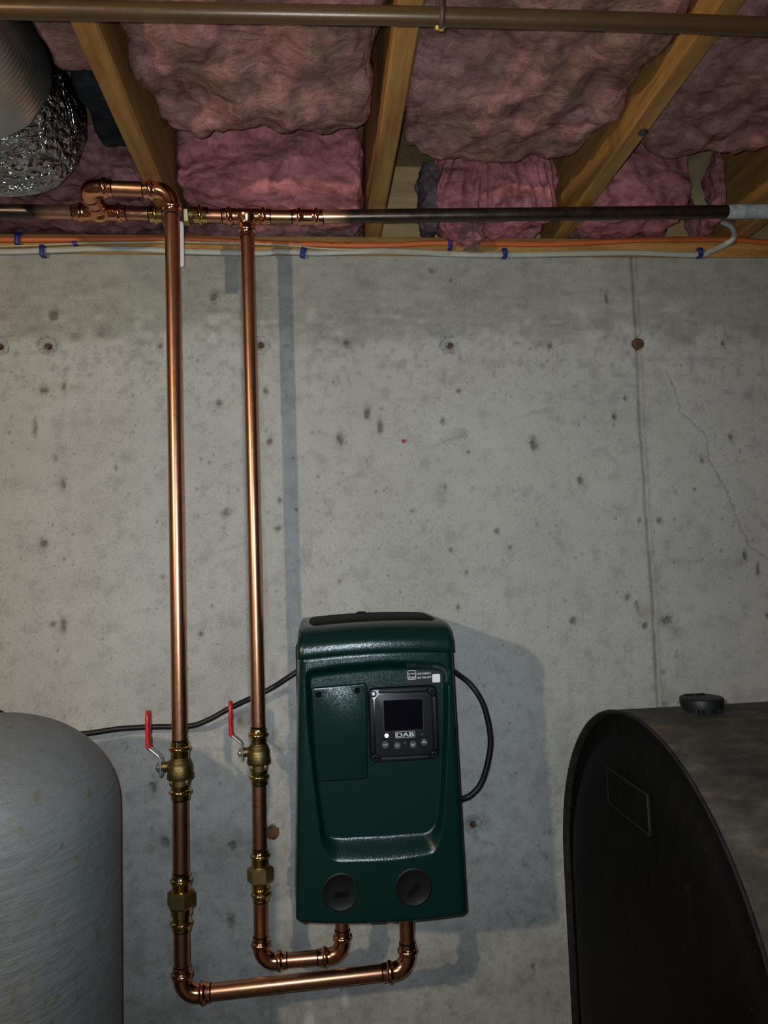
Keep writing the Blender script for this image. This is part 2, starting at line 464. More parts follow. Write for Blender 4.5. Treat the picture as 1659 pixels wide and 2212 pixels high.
PITS = [(-0.226, 2.093, 0.0085, 0.0149), (-0.606, 1.876, 0.0096, 0.0096), (-0.563, 1.881, 0.0053, 0.0149), (-0.218, 1.837, 0.0074, 0.0106), (0.121, 1.81, 0.0074, 0.0138), (0.151, 1.779, 0.0064, 0.017), (0.056, 1.75, 0.0085, 0.016), (-0.626, 1.787, 0.0043, 0.0191), (-0.581, 1.72, 0.0064, 0.0074), (-0.565, 1.66, 0.0064, 0.0128), (0.518, 1.731, 0.0096, 0.0138), (0.628, 1.64, 0.0085, 0.0106), (0.72, 1.796, 0.0074, 0.0106), (1.012, 1.738, 0.0074, 0.0106), (0.932, 1.686, 0.0064, 0.0085), (1.027, 1.448, 0.0064, 0.0106), (1.057, 1.412, 0.0053, 0.0149), (0.718, 2.085, 0.0053, 0.0149), (0.911, 1.612, 0.0043, 0.0043), (0.975, 1.538, 0.0038, 0.0038), (-0.208, 1.585, 0.0096, 0.0096), (-0.092, 1.545, 0.0064, 0.0074), (-0.086, 1.61, 0.0053, 0.0074), (-0.564, 1.345, 0.0064, 0.017), (-0.587, 1.35, 0.0064, 0.0074), (-0.268, 1.315, 0.0064, 0.0085), (-0.608, 1.527, 0.0085, 0.0106), (-0.106, 1.748, 0.0064, 0.0106), (-0.113, 1.867, 0.0064, 0.0106), (0.079, 1.976, 0.0074, 0.0096), (0.57, 1.971, 0.0064, 0.0085), (1.008, 1.972, 0.0074, 0.0085), (-0.351, 1.975, 0.0064, 0.0085), (-0.586, 2.047, 0.0106, 0.0128), (0.301, 1.788, 0.0064, 0.0085), (0.299, 1.634, 0.0043, 0.0064), (0.357, 1.715, 0.0043, 0.0043), (0.218, 1.577, 0.0043, 0.0043), (0.341, 1.43, 0.0043, 0.0064), (0.307, 1.483, 0.0053, 0.0064), (0.418, 1.526, 0.0064, 0.0064), (0.341, 1.862, 0.0053, 0.0064), (0.751, 1.838, 0.0053, 0.0053), (0.29, 2.156, 0.0096, 0.0064), (0.334, 2.131, 0.0036, 0.0036), (0.678, 2.155, 0.0036, 0.0036), (-0.352, 0.869, 0.0117, 0.0128), (-0.208, 0.85, 0.0106, 0.0106), (-0.213, 0.694, 0.0085, 0.0149), (-0.375, 0.988, 0.0106, 0.017), (0.317, 1.351, 0.0043, 0.0064), (0.725, 1.36, 0.0064, 0.0085), (0.767, 1.54, 0.0053, 0.0064), (0.817, 1.538, 0.0064, 0.0074), (0.447, 1.486, 0.0053, 0.0053), (0.295, 0.586, 0.0043, 0.0043), (0.457, 0.543, 0.0064, 0.0128), (-0.351, 1.446, 0.0053, 0.0053), (-0.183, 1.117, 0.0096, 0.0149), (0.591, 1.311, 0.0085, 0.0085), (0.764, 1.291, 0.0085, 0.0085), (-0.049, 1.589, 0.0036, 0.0036), (0.967, 1.462, 0.0043, 0.0043), (0.822, 1.302, 0.0149, 0.0106), (0.75, 1.337, 0.0085, 0.0106), (-0.45, 1.694, 0.0036, 0.0053), (1.072, 1.303, 0.0053, 0.0053)]
CRACK = [(0.857, 1.906), (0.879, 1.848), (0.885, 1.802), (0.946, 1.744), (0.948, 1.687), (0.994, 1.595), (1.008, 1.55), (1.038, 1.471), (1.081, 1.441), (1.12, 1.40)]
SMUDGE = [((0.24, 1.721), (0.351, 1.754)), ((0.465, 1.791), (0.55, 1.812)), ((0.8, 1.931), (0.953, 1.934)), ((0.015, 1.63), (0.102, 1.671)), ((-0.228, 1.494), (-0.134, 1.528))]
TIES = [(-0.5995, 1.975, 'ring'), (0.3236, 1.971, 'ring'), (0.7906, 1.973, 'plug'), (0.3306, 0.862, 'ring'), (-0.118, 0.874, 'rust'), (-0.122, 1.975, 'ring'), (-0.705, 1.975, 'ring')]
WALL_TOP = 2.19

def segdist(X, Z, a, b):
    ax, az = a; bx, bz = b
    dx, dz = bx - ax, bz - az
    u = np.clip(((X - ax) * dx + (Z - az) * dz) / (dx * dx + dz * dz), 0, 1)
    return np.hypot(X - ax - u * dx, Z - az - u * dz), u
def vnoise(X, Z, s, seed):
    """smooth value noise on numpy arrays"""
    g = np.random.default_rng(seed).random((256, 256))
    x = X * s + 50.0; z = Z * s + 50.0
    xi = np.floor(x).astype(int); zi = np.floor(z).astype(int)
    fx = x - xi; fz = z - zi
    fx = fx * fx * (3 - 2 * fx); fz = fz * fz * (3 - 2 * fz)
    q = lambda i, j: g[i % 256, j % 256]
    return (q(xi, zi) * (1 - fx) + q(xi + 1, zi) * fx) * (1 - fz) + (q(xi, zi + 1) * (1 - fx) + q(xi + 1, zi + 1) * fx) * fz

def build_wall():
    xs = np.concatenate([np.linspace(-3.2, -0.82, 14), np.arange(-0.80, 1.262, 0.003), np.linspace(1.30, 3.4, 12)])
    zs = np.concatenate([np.linspace(0, 0.42, 4), np.arange(0.45, WALL_TOP, 0.003), [WALL_TOP]])
    X, Z = np.meshgrid(xs, zs)
    Y = (vnoise(X, Z, 4, 1) - .5) * 0.004 + (vnoise(X, Z, 17, 2) - .5) * 0.0014
    wob = (vnoise(X, Z, 150, 3) - .5)
    dark = np.zeros_like(X); warm = np.zeros_like(X); light = np.zeros_like(X)
    # bug holes
    for i, (px, pz, rx, rz) in enumerate(PITS):
        d = np.hypot((X - px) / rx, (Z - pz) / rz) + wob * 0.9
        k = np.clip(1.05 - d, 0, 1)
        Y += np.minimum(k * 1.6, 1) * min(rx, rz) * 0.7
        dark = np.maximum(dark, np.clip(k * 1.7, 0, 1) * 0.60)
        halo = np.clip(1.9 - d, 0, 1) * 0.22
        dark = np.maximum(dark, halo)
        warm = np.maximum(warm, halo * 1.3)
    # tiny air voids
    for i in range(420):
        px = rng.uniform(-0.75, 1.2); pz = rng.uniform(0.5, 2.0); r = rng.uniform(0.0022, 0.0042)
        ix = np.searchsorted(xs, (px - .012, px + .012)); iz = np.searchsorted(zs, (pz - .012, pz + .012))
        sl = (slice(iz[0], iz[1]), slice(ix[0], ix[1]))
        d = np.hypot((X[sl] - px) / r, (Z[sl] - pz) / (r * rng.uniform(0.8, 1.7)))
        k = np.clip(1.2 - d, 0, 1)
        Y[sl] += k * r * 0.6
        dark[sl] = np.maximum(dark[sl], k * rng.uniform(0.25, 0.6))
    # board-marked darker band under the sill
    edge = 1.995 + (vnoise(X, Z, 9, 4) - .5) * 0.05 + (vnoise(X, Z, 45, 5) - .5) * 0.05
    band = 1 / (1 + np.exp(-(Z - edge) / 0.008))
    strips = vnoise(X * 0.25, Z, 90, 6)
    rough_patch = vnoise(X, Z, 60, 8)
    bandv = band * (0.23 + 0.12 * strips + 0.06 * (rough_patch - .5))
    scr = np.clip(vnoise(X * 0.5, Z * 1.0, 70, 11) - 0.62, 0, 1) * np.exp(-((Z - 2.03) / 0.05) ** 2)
    light = np.maximum(light, scr * 0.9)
    zone = np.exp(-((Z - 1.93) / 0.10) ** 2)
    mott = np.clip(vnoise(X, Z, 75, 12) - .60, 0, 1) * zone
    dark = np.maximum(dark, mott * 0.7)
    # pour joints
    for sx, w, amp in ((0.7905, 0.0045, 1.0), (-0.122, 0.004, 0.55)):
        c = sx + (vnoise(Z * 0 + 3, Z, 9, 21) - .5) * 0.006
        g = np.exp(-((X - c) / w) ** 2)
        Y -= g * 0.0016 * amp * (0.3 + vnoise(X, Z, 40, 22))
        gl = np.exp(-((X - c + 0.006) / 0.004) ** 2)
        dark = np.maximum(dark, gl * (0.26 + 0.34 * vnoise(X, Z, 34, 23)) * amp); dark = np.maximum(dark, g * (0.10 + 0.28 * vnoise(X, Z, 50, 25)) * amp)
        Y += gl * 0.003 * amp
        wide = np.exp(-((X - c - 0.02) / 0.05) ** 2) * np.clip(vnoise(X, Z, 55, 24) - .5, 0, 1) * np.clip((1.45 - Z) * 3, 0, 1)
        dark = np.maximum(dark, wide * 1.1 * amp)
        warm = np.maximum(warm, (gl * 0.25 + wide * 0.5) * amp)
    # crack
    for a, b in zip(CRACK[:-1], CRACK[1:]):
        d, u = segdist(X + wob * 0.006, Z, a, b)
        k = np.exp(-(d / 0.0017) ** 2)
        dark = np.maximum(dark, k * 0.42); Y += k * 0.001
    # form rub marks
    for a, b in SMUDGE:
        d, u = segdist(X, Z, a, b)
        dark = np.maximum(dark, np.clip(1 - d / (0.004 + 0.006 * u), 0, 1) * (0.10 + 0.10 * u))
    # damp stains around the ties and low on the wall
    for px, pz, r, a in ((-0.60, 1.99, 0.035, .35), (0.79, 1.30, 0.05, .28), (-0.60, 1.94, 0.03, .2), (-0.17, 1.12, 0.035, .4), (0.80, 1.12, 0.06, .2), (-0.35, 1.02, 0.03, .22), (0.36, 2.1, 0.04, .12)):
        d = np.hypot(X - px, Z - pz) / r + (vnoise(X, Z, 40, 31) - .5) * 1.2
        k = np.clip(1 - d, 0, 1) * a; dark = np.maximum(dark, k); warm = np.maximum(warm, k)
    for px, pz, rx, rz in ((-0.045, 0.475, 0.014, 0.030), (-0.09, 0.455, 0.010, 0.010), (0.03, 0.51, 0.01, 0.02)):
        d = np.hypot((X - px) / rx, (Z - pz) / rz) + (vnoise(X, Z, 90, 32) - .5) * 1.0
        light = np.maximum(light, np.clip(1.2 - d, 0, 1) * 0.5)
    low = (np.clip((vnoise(X, Z, 14, 33) - .45), 0, 1) + np.clip((vnoise(X, Z, 42, 34) - .5), 0, 1) + np.clip((vnoise(X, Z, 95, 35) - .55), 0, 1)) * np.clip((1.35 - Z) * 2.0, 0, 1)
    dark = np.maximum(dark, low * 0.34)
    # recesses of the form ties
    for px, pz, kind in TIES:
        d = np.hypot(X - px, Z - pz) + (vnoise(X, Z, 130, 41) - .5) * 0.008
        rr = 0.020 if kind == 'ring' else 0.016
        Y += np.where(d < rr, 0.008, 0.0)
        ring = np.exp(-((d - rr) / 0.003) ** 2); dark = np.maximum(dark, ring * 0.25)
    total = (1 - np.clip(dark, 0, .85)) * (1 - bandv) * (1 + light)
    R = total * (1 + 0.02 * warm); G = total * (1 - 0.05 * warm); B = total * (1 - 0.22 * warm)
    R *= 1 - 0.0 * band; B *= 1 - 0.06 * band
    nz, nx = X.shape
    verts = np.stack([X, Y, Z], -1).reshape(-1, 3)
    idx = np.arange(nz * nx).reshape(nz, nx)
    quads = np.stack([idx[:-1, :-1], idx[:-1, 1:], idx[1:, 1:], idx[1:, :-1]], -1).reshape(-1, 4)
    # back slab
    n0 = len(verts)
    back = np.array([(xs[0], .2, 0), (xs[-1], .2, 0), (xs[-1], .2, WALL_TOP), (xs[0], .2, WALL_TOP)])
    verts = np.concatenate([verts, back])
    extra = [(n0 + 1, n0, n0 + 3, n0 + 2)]
    top = list(idx[-1, :]); extra.append(tuple(top) + (n0 + 2, n0 + 3))
    bot = list(idx[0, ::-1]); extra.append(tuple(bot) + (n0, n0 + 1))
    lf = list(idx[::-1, 0]); extra.append(tuple(lf[::-1])[::-1] + (n0, n0 + 3)[::1])
    rt = list(idx[:, -1]); extra.append(tuple(rt[::-1]) + (n0 + 1, n0 + 2))
    me = bpy.data.meshes.new('wall_back')
    faces = quads.tolist() + [list(e) for e in extra]
    me.from_pydata(verts.tolist(), [], faces); me.update()
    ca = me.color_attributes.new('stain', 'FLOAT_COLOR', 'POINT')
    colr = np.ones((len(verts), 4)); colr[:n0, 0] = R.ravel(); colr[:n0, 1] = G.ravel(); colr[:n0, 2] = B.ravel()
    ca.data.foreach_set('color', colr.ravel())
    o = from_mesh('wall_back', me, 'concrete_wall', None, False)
    sm = np.zeros(len(me.polygons), bool); sm[:len(quads)] = True
    me.polygons.foreach_set('use_smooth', sm)
    return structure(o)
wall = build_wall()

# steel ties left in the form holes
for px, pz, kind in TIES:
    if kind == 'ring':
        ring = lathe('form_tie_socket', (px, 0.011, pz), (0, -1, 0), [(0, 0.0225), (0.006, 0.0215), (0.0080, 0.0195), (0.0075, 0.0150), (0.004, 0.009), (-0.001, 0.0065)], 'tie_cement', wall, 28, caps=False)
        jr = random.Random(int(px * 1000) + int(pz * 77))
        for v_ in ring.data.vertices: v_.co += Vector((jr.uniform(-.0016, .0016), jr.uniform(-.001, .001), jr.uniform(-.0016, .0016)))
        prism('rusty_tie_end', rpoly([(px - .0075, pz - .003), (px - .003, pz + .0065), (px + .006, pz + .0055), (px + .0075, pz - .002), (px + .001, pz - .0075)], .003, 3), -0.0005, 0.012, 'rust', wall)
    elif kind == 'plug':
        lathe('rusty_tie_plug', (px, 0.011, pz), (0, -1, 0), [(0, 0.0142), (0.0085, 0.0142), (0.010, 0.0125), (0.0102, 0.004), (0.0115, 0.003), (0.0117, 0.0005)], 'rust', wall, 24)
    else:
        lathe('rusty_tie_plug', (px, 0.011, pz), (0, -1, 0), [(0, 0.0145), (0.0115, 0.0145), (0.013, 0.0125), (0.0132, 0.0005)], 'rust', wall, 24)
prism('paint_dot', [(0.2043 + 0.0052 * math.cos(a) * (1 + .12 * math.sin(3 * a)), 1.7424 + 0.0045 * math.sin(a)) for a in np.linspace(0, 2 * PI, 18, endpoint=False)], -0.0026, 0.001, 'red_paint', wall)

structure(box('floor', -3.2, 3.4, -5.0, 0.2, -0.1, 0.0, 'concrete_plain'))
structure(box('wall_left', -3.4, -3.2, -5.0, 0.2, 0, 2.5, 'concrete_plain'))
structure(box('wall_right', 3.4, 3.6, -5.0, 0.2, 0, 2.5, 'concrete_plain'))
structure(box('wall_front', -3.4, 3.6, -5.2, -5.0, 0, 2.5, 'concrete_plain'))
structure(box('ceiling', -3.4, 3.6, -5.2, 0.25, 2.475, 2.50, 'subfloor_wood'))
JB = 2.236   # underside of the joists
s_ = structure(box('trim_1', -3.2, 3.4, -0.003, 0.14, WALL_TOP + 0.0005, JB, 'sill_wood', bev=0.003))
structure(box('trim_2', -3.2, 3.4, 0.105, 0.14, JB, 2.474, 'rim_wood'))

JX = [-3.075 + 0.461 * 0, ]
joist_lab = {-0.775: 'wooden floor joist at the far left above the foil wrapped duct',
             -0.314: 'wooden floor joist behind the looping copper pipe, right of the foil duct',
             0.149: 'wooden floor joist in the middle, right of the hanging pink batt',
             0.610: 'wooden floor joist with a black bolt head, right of the bunched insulation',
             1.071: 'wooden floor joist in the top right corner beside the kraft paper'}
def joist(xc, label, k):
    nseg = 40
    bm = bmesh.new()
    ys = np.linspace(-4.9, 0.10, nseg)
    rr = random.Random(k)
    rings = []
    for y in ys:
        jx = rr.uniform(-.0008, .0008); jz = rr.uniform(-.0008, .0008)
        w = 0.019; c = 0.0035
        pr = [(-w + c, JB), (w - c, JB), (w, JB + c), (w, 2.474), (-w, 2.474), (-w, JB + c)]
        rings.append([bm.verts.new((xc + x + jx, y, z + (jz if z < 2.4 else 0) + 0.0009)) for x, z in pr])
    for a, b in zip(rings[:-1], rings[1:]):
        for i in range(6): bm.faces.new((a[i], a[(i + 1) % 6], b[(i + 1) % 6], b[i]))
    bm.faces.new(rings[0]); bm.faces.new(rings[-1][::-1])
    return tag(bmobj('floor_joist', bm, 'joist_wood', None, False), label, 'joist', 'floor joists')
for i, (xc, lb_) in enumerate(joist_lab.items()): joist(xc, lb_, i)

# ------------------------------------------------------------------ insulation
def lump(name, x0, x1, y0, y1, z0, z1, mat, label, n=46, amp=0.012, freq=9.0, seed=0, k=7.0, fn=None, cat='insulation', aniso=(1, 1, 1), fine=0.35):
    c = Vector(((x0 + x1) / 2, (y0 + y1) / 2, (z0 + z1) / 2)); h = Vector(((x1 - x0) / 2, (y1 - y0) / 2, (z1 - z0) / 2))
    bm = bmesh.new(); bmesh.ops.create_cube(bm, size=2.0)
    bmesh.ops.subdivide_edges(bm, edges=bm.edges[:], cuts=n - 1, use_grid_fill=True)
    off = Vector((seed * 13.7, seed * 7.3, seed * 3.1))
    for v in bm.verts:
        p = v.co
        s = (abs(p.x) ** k + abs(p.y) ** k + abs(p.z) ** k) ** (1 / k)
        d = p / s
        nrm = Vector((math.copysign(abs(d.x) ** (k - 1), d.x) / h.x, math.copysign(abs(d.y) ** (k - 1), d.y) / h.y, math.copysign(abs(d.z) ** (k - 1), d.z) / h.z)).normalized()
        w = Vector((c.x + d.x * h.x, c.y + d.y * h.y, c.z + d.z * h.z))
        q = Vector((w.x * aniso[0], w.y * aniso[1], w.z * aniso[2]))
        a = noise.fractal(q * freq + off, 1.0, 2.0, 3, noise_basis='BLENDER')
        b = noise.turbulence(q * freq * 3.1 + off, 3, False, noise_basis='BLENDER')
        w = w + nrm * (amp * a + amp * fine * (b - 0.7))
        if fn: w = fn(w)
        v.co = w
    return tag(bmobj(name, bm, mat, None, True), label, cat)
GAP = 0.001
bays = [(-0.756, -0.333), (-0.295, 0.130), (0.168, 0.591), (0.629, 1.052)]
def sag(amount, y_end, curl=0.0):
    def fn(w):
        t = max(0.0, 1 - abs(w.y - (y_end - 0.35)) / 0.5)
        return w
    return fn
# long batts lying between the joists
lump('insulation_batt', -0.412, bays[0][1], -1.9, -0.46, 2.262, 2.46, 'pink_insulation', 'pink fibreglass batt between duct and left joist', n=40, amp=0.014, freq=8, seed=1)
lump('insulation_batt', bays[1][0], bays[1][1], -2.6, -0.322, 2.258, 2.46, 'pink_insulation', 'wide pink fibreglass batt in the joist bay above the copper tee', n=70, amp=0.022, freq=8, seed=2, k=9)
lump('insulation_batt', bays[2][0], bays[2][1], -2.6, -0.235, 2.268, 2.46, 'pink_insulation', 'large pink fibreglass batt in the joist bay right of the middle joist', n=70, amp=0.020, freq=8, seed=3, k=9)
lump('insulation_batt', bays[3][0], bays[3][1], -2.6, -0.275, 2.262, 2.46, 'pink_insulation', 'pink fibreglass batt in the joist bay at the top right', n=60, amp=0.018, freq=8, seed=4, k=9)
lump('insulation_batt', 1.09, 1.50, -2.6, -0.02, 2.262, 2.46, 'mauve_insulation', 'dark pink batt in the top right corner beyond the last joist', n=24, amp=0.014, freq=8, seed=14)
# pieces stuffed against the rim
def slant(w):
    # lower edge of the folded piece drops to the right
    t = (w.x + 0.29) / 0.41
    if w.z < 2.36: w = Vector((w.x, w.y, w.z - (2.36 - w.z) * (0.62 * t - 0.34)))
    return w
lump('folded_batt', -0.288, 0.120, -0.112, -0.004, 2.262, 2.45, 'rose_insulation', 'folded rosy batt facing out above the copper tee', n=54, amp=0.013, freq=11, seed=5, k=10, fn=slant)
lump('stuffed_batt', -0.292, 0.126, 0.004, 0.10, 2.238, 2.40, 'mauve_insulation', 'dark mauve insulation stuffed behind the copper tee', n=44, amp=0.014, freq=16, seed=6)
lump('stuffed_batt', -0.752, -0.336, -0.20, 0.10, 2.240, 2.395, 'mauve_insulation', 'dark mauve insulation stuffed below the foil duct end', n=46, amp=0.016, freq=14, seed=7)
lump('dark_block', -0.404, -0.336, -0.455, -0.24, 2.290, 2.46, 'dark_teal', 'dark teal block between foil duct and joist', n=20, amp=0.006, freq=20, seed=8)  # dark teal block filling the gap beside the duct collar
lump('stuffed_batt', 0.632, 0.885, -0.15, 0.09, 2.240, 2.44, 'rose_insulation', 'rosy batt behind the dark pipe, left of the kraft paper', n=46, amp=0.014, freq=11, seed=9, k=8)
lump('insulation_strip', 0.955, 0.990, -0.10, 0.06, 2.240, 2.45, 'rose_insulation', 'narrow pink strip right of the kraft paper', n=26, amp=0.010, freq=14, seed=10, k=4)
# the bunched piece that hangs down over the sill, with its folds
def bunch(w):
    ang = math.atan2(w.x - 0.415, 0.2)
    fan = (w.x - 0.43) / (0.35 + 1.6 * (2.45 - w.z))
    f = 0.030 * (abs(noise.noise(Vector((fan * 16, 2.0, w.z * 5)))) - 0.25) + 0.012 * noise.noise(Vector((fan * 48, 5.0, w.z * 9)))
    y = w.y
    if w.y < -0.02: y = w.y + f
    x = w.x
    if w.z < 2.27: x = 0.415 + (w.x - 0.415) * (1 - (2.27 - w.z) * 1.4)
    z = w.z
    if w.z < 2.30: z = w.z - 0.020 * max(0, math.sin((w.x - 0.285) * 26)) * (2.30 - w.z) / 0.06
    return Vector((x, y, z))
lump('bunched_insulation', 0.292, 0.575, -0.118, 0.06, 2.236, 2.430, 'rose_insulation', 'bunched pink insulation drooping over the cables behind the dark pipe', n=64, amp=0.012, freq=13, seed=11, k=4.5, fn=bunch)
lump('grey_insulation_tuft', 0.262, 0.306, -0.08, 0.05, 2.242, 2.40, 'grey_insulation', 'dark grey tuft on the left side of the bunched insulation', n=24, amp=0.010, freq=18, seed=12, k=3)
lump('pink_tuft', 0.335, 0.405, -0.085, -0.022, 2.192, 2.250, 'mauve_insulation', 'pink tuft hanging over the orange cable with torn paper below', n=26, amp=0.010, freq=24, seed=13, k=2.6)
def sheet(name, rows, mat, label, cat, th=0.0012):
    nr, nc = len(rows), len(rows[0])
    verts = [Vector(p) for r in rows for p in r]
    verts += [p + Vector((0, th, 0)) for p in verts]
    N = nr * nc; faces = []
    for i in range(nr - 1):
        for j in range(nc - 1):
            a, b, c_, d = i * nc + j, i * nc + j + 1, (i + 1) * nc + j + 1, (i + 1) * nc + j
            faces += [(a, b, c_, d), (N + d, N + c_, N + b, N + a)]
    bd = [j for j in range(nc)] + [i * nc + nc - 1 for i in range(1, nr)] + [(nr - 1) * nc + j for j in range(nc - 2, -1, -1)] + [i * nc for i in range(nr - 2, 0, -1)]
    for a, b in zip(bd, bd[1:] + bd[:1]): faces.append((b, a, N + a, N + b))
    o = pyd(name, verts, faces, mat, None, True)
    return tag(autosmooth(o, 50), label, cat)
sheet('torn_paper', [[(0.352, -0.045, 2.222), (0.370, -0.050, 2.226), (0.398, -0.046, 2.228)], [(0.366, -0.046, 2.205), (0.380, -0.050, 2.206), (0.397, -0.048, 2.206)], [(0.356, -0.030, 2.188), (0.374, -0.034, 2.190), (0.392, -0.034, 2.190)]], 'brown_paper', 'brown torn paper scrap hanging below the bunched insulation', 'paper')
rows = []
for i in range(12):
    u = i / 11; z = 2.44 - u * 0.19
    xl = 0.905 - 0.035 * math.sin(u * PI) + 0.02 * u + (0.02 if u < .15 else 0); xr = 0.952 - 0.03 * u + 0.012 * math.sin(u * 7)
    rows.append([(xl + (xr - xl) * j / 4, -0.075 + 0.012 * math.sin(u * 9 + j) - 0.03 * u, z) for j in range(5)])
sheet('kraft_facing', rows, 'kraft_paper', 'tan kraft paper facing hanging beside the top right joist', 'paper')

# ------------------------------------------------------------------ cables and staples on the sill
OR = [(-0.95, 2.2175), (-0.7, 2.2183), (-0.497, 2.2211), (-0.2892, 2.2239), (-0.0767, 2.2145), (0.1617, 2.2118), (0.3021, 2.2186), (0.546, 2.217), (0.6853, 2.2228), (0.8269, 2.2309), (1.0368, 2.2339), (1.1384, 2.2263), (1.35, 2.212)]
WH = [(-0.95, 2.188), (-0.7, 2.1905), (-0.5991, 2.1941), (-0.4971, 2.1986), (-0.3939, 2.1988), (-0.2896, 2.194), (-0.1201, 2.1915), (-0.0772, 2.1954), (0.0069, 2.1925), (0.0581, 2.1941), (0.1613, 2.1982), (0.2309, 2.1964), (0.3706, 2.1914), (0.4988, 2.1911), (0.614, 2.1943), (0.7894, 2.1978), (0.9506, 2.1935), (0.9875, 2.2038), (1.0249, 2.2207)]
TH = [(-0.95, 2.197), (-0.6999, 2.1995), (-0.497, 2.209), (-0.2893, 2.2128), (-0.0769, 2.2078), (0.031, 2.1994), (0.1953, 2.1936), (0.33, 2.189)]
o = sweep('electrical_cable', catmull([(x, -0.0085, z) for x, z in OR], 10), 0.0064, 'orange_cable', None, 14, ref=(0, 1, 0), flat=0.75)
tag(o, 'orange electrical cable stapled along the wooden sill above the concrete', 'cable')
o = sweep('electrical_cable', catmull([(x, -0.0075, z) for x, z in WH] + [(1.0389, -0.022, 2.2303), (1.0415, -0.022, 2.2482), (1.0329, -0.02, 2.2636), (1.0181, -0.012, 2.2766)], 10), 0.0068, 'white_cable', None, 14, ref=(0, 1, 0), flat=0.62)
tag(o, 'white flat electrical cable along the top edge of the concrete wall', 'cable')
o = sweep('thin_wire', catmull([(x, -0.0150, z) for x, z in TH], 10), 0.0020, 'tan_wire', None, 8)
tag(o, 'thin pale wire sagging across the white cable', 'wire')
ST = [(-0.659, 2.2188, 0.027, 0.0115, 6, 'blue staple over the orange cable at the far left'),
      (-0.6054, 2.191, 0.024, 0.011, -2, 'blue staple over the white cable at the far left'),
      (-0.5343, 2.2089, 0.006, 0.011, 0, 'small blue staple edge under the orange cable on the left'),
      (-0.018, 2.1915, 0.020, 0.013, 14, 'tilted blue staple on the white cable right of the short riser'),
      (0.3308, 2.2167, 0.027, 0.010, 0, 'blue staple over the orange cable left of the drooping insulation'),
      (0.463, 2.1925, 0.020, 0.011, 0, 'blue staple over the white cable right of the torn paper'),
      (0.9546, 2.1968, 0.021, 0.012, 4, 'blue staple where the white cable bends up at the right')]
for x, z, hgt, w, rot, lab in ST:
    r = thing('cable_staple', lab, 'staple', (x, -0.003, z), 'blue cable staples')
    def st_box(nm, x0, x1, y0, y1, z0, z1, mt):
        o = box(nm, x0, x1, y0, y1, z0, z1, mt, None, 0.0008)
        o.parent = r; o.location = (0, 0, 0)
        return o
    st_box('staple_bridge', -w / 2, w / 2, -0.0165, -0.0140, -hgt / 2, hgt / 2, 'blue_staple')
    if hgt > 0.01:
        for s in (-1, 1): st_box('staple_leg', -w / 2, w / 2, -0.0142, 0.0, s * hgt / 2 - 0.0012, s * hgt / 2 + 0.0012, 'blue_staple')
        st_box('nail_slot', -0.0008, 0.0008, -0.0172, -0.0160, -hgt * .18, hgt * .18, 'zinc')
    else:
        st_box('staple_leg', -w / 2, w / 2, -0.0142, 0.0, -0.003, -0.0015, 'blue_staple')
    r.rotation_euler = (0, math.radians(rot), 0)

# ------------------------------------------------------------------ copper work
RP = 0.0143
def leg_prof(L, end0=0.0):
    """press socket from its open end inwards: (distance from end, radius, hex)"""
    return [(0.0, 0.0152, 0), (0.0004, 0.0160, 0), (0.0050, 0.0162, .012), (0.0085, 0.0162, .018), (0.0100, 0.0180, .0), (0.0118, 0.0194, 0), (0.0142, 0.0198, 0), (0.0166, 0.0194, 0), (0.0182, 0.0178, 0), (0.0198, 0.0163, .018), (0.0250, 0.0162, .016), (0.0290, 0.0160, .0)]
def ring(parent, p, d):
    p = Vector(p); d = Vector(d).normalized()
    lathe('dark_ring', p - d * 0.0014, d, [(0, RP + 0.0001), (0.0003, RP + 0.0006), (0.0026, RP + 0.0006), (0.0030, RP + 0.0001)], 'matt_black', parent, 20)  # thin dark ring where the pipe enters the fitting
def pipe(name, a, b, mat, parent, r=RP, bow=0.0):
    a = Vector(a); b = Vector(b)
    if mat == 'copper' and abs((b - a).normalized().x) > .9: mat = 'copper_level'
    return sweep(name, [a + (b - a) * (i / 12) for i in range(13)], r, mat, parent, 28)
def elbow(name, c, da, db, La, Lb, mat, parent, Rb=0.030, marks=(True, True)):
    c = Vector(c); da = Vector(da).normalized(); db = Vector(db).normalized()
    path = []; rad = []; hx = []
    for s, r, h in leg_prof(La):
        if La - s > Rb: path.append(c + da * (La - s)); rad.append(r); hx.append(h)
    ce = c + da * Rb + db * Rb
    for i in range(13):
        a = PI / 2 * i / 12
        path.append(ce - db * Rb * math.cos(a) - da * Rb * math.sin(a)); rad.append(0.0161); hx.append(0)
    tail = []
    for s, r, h in leg_prof(Lb):
        if Lb - s > Rb: tail.append((c + db * (Lb - s), r, h))
    for p, r, h in reversed(tail): path.append(p); rad.append(r); hx.append(h)
    o = sweep(name, path, rad, mat, parent, 36, hexamp=hx)
    if marks[0]: ring(parent, c + da * (La + 0.0005), da)
    if marks[1]: ring(parent, c + db * (Lb + 0.0005), db)
    return o
def straight_prof(L, neck=0.0162):
    p = leg_prof(L); out = [q for q in p if q[0] < L / 2]
    out2 = [(L - s, r, h) for s, r, h in reversed(out)]
    return out + out2
def fitting_straight(name, a, d, L, mat, parent, marks=True):
    pr = straight_prof(L)
    a = Vector(a); d = Vector(d).normalized()
    o = lathe(name, a, d, [(s, r) for s, r, h in pr], mat, parent, 36, hexamp=[h for s, r, h in pr])
    if marks: ring(parent, a - d * 0.0006, -d); ring(parent, a + d * (L + 0.0006), d)
    return o
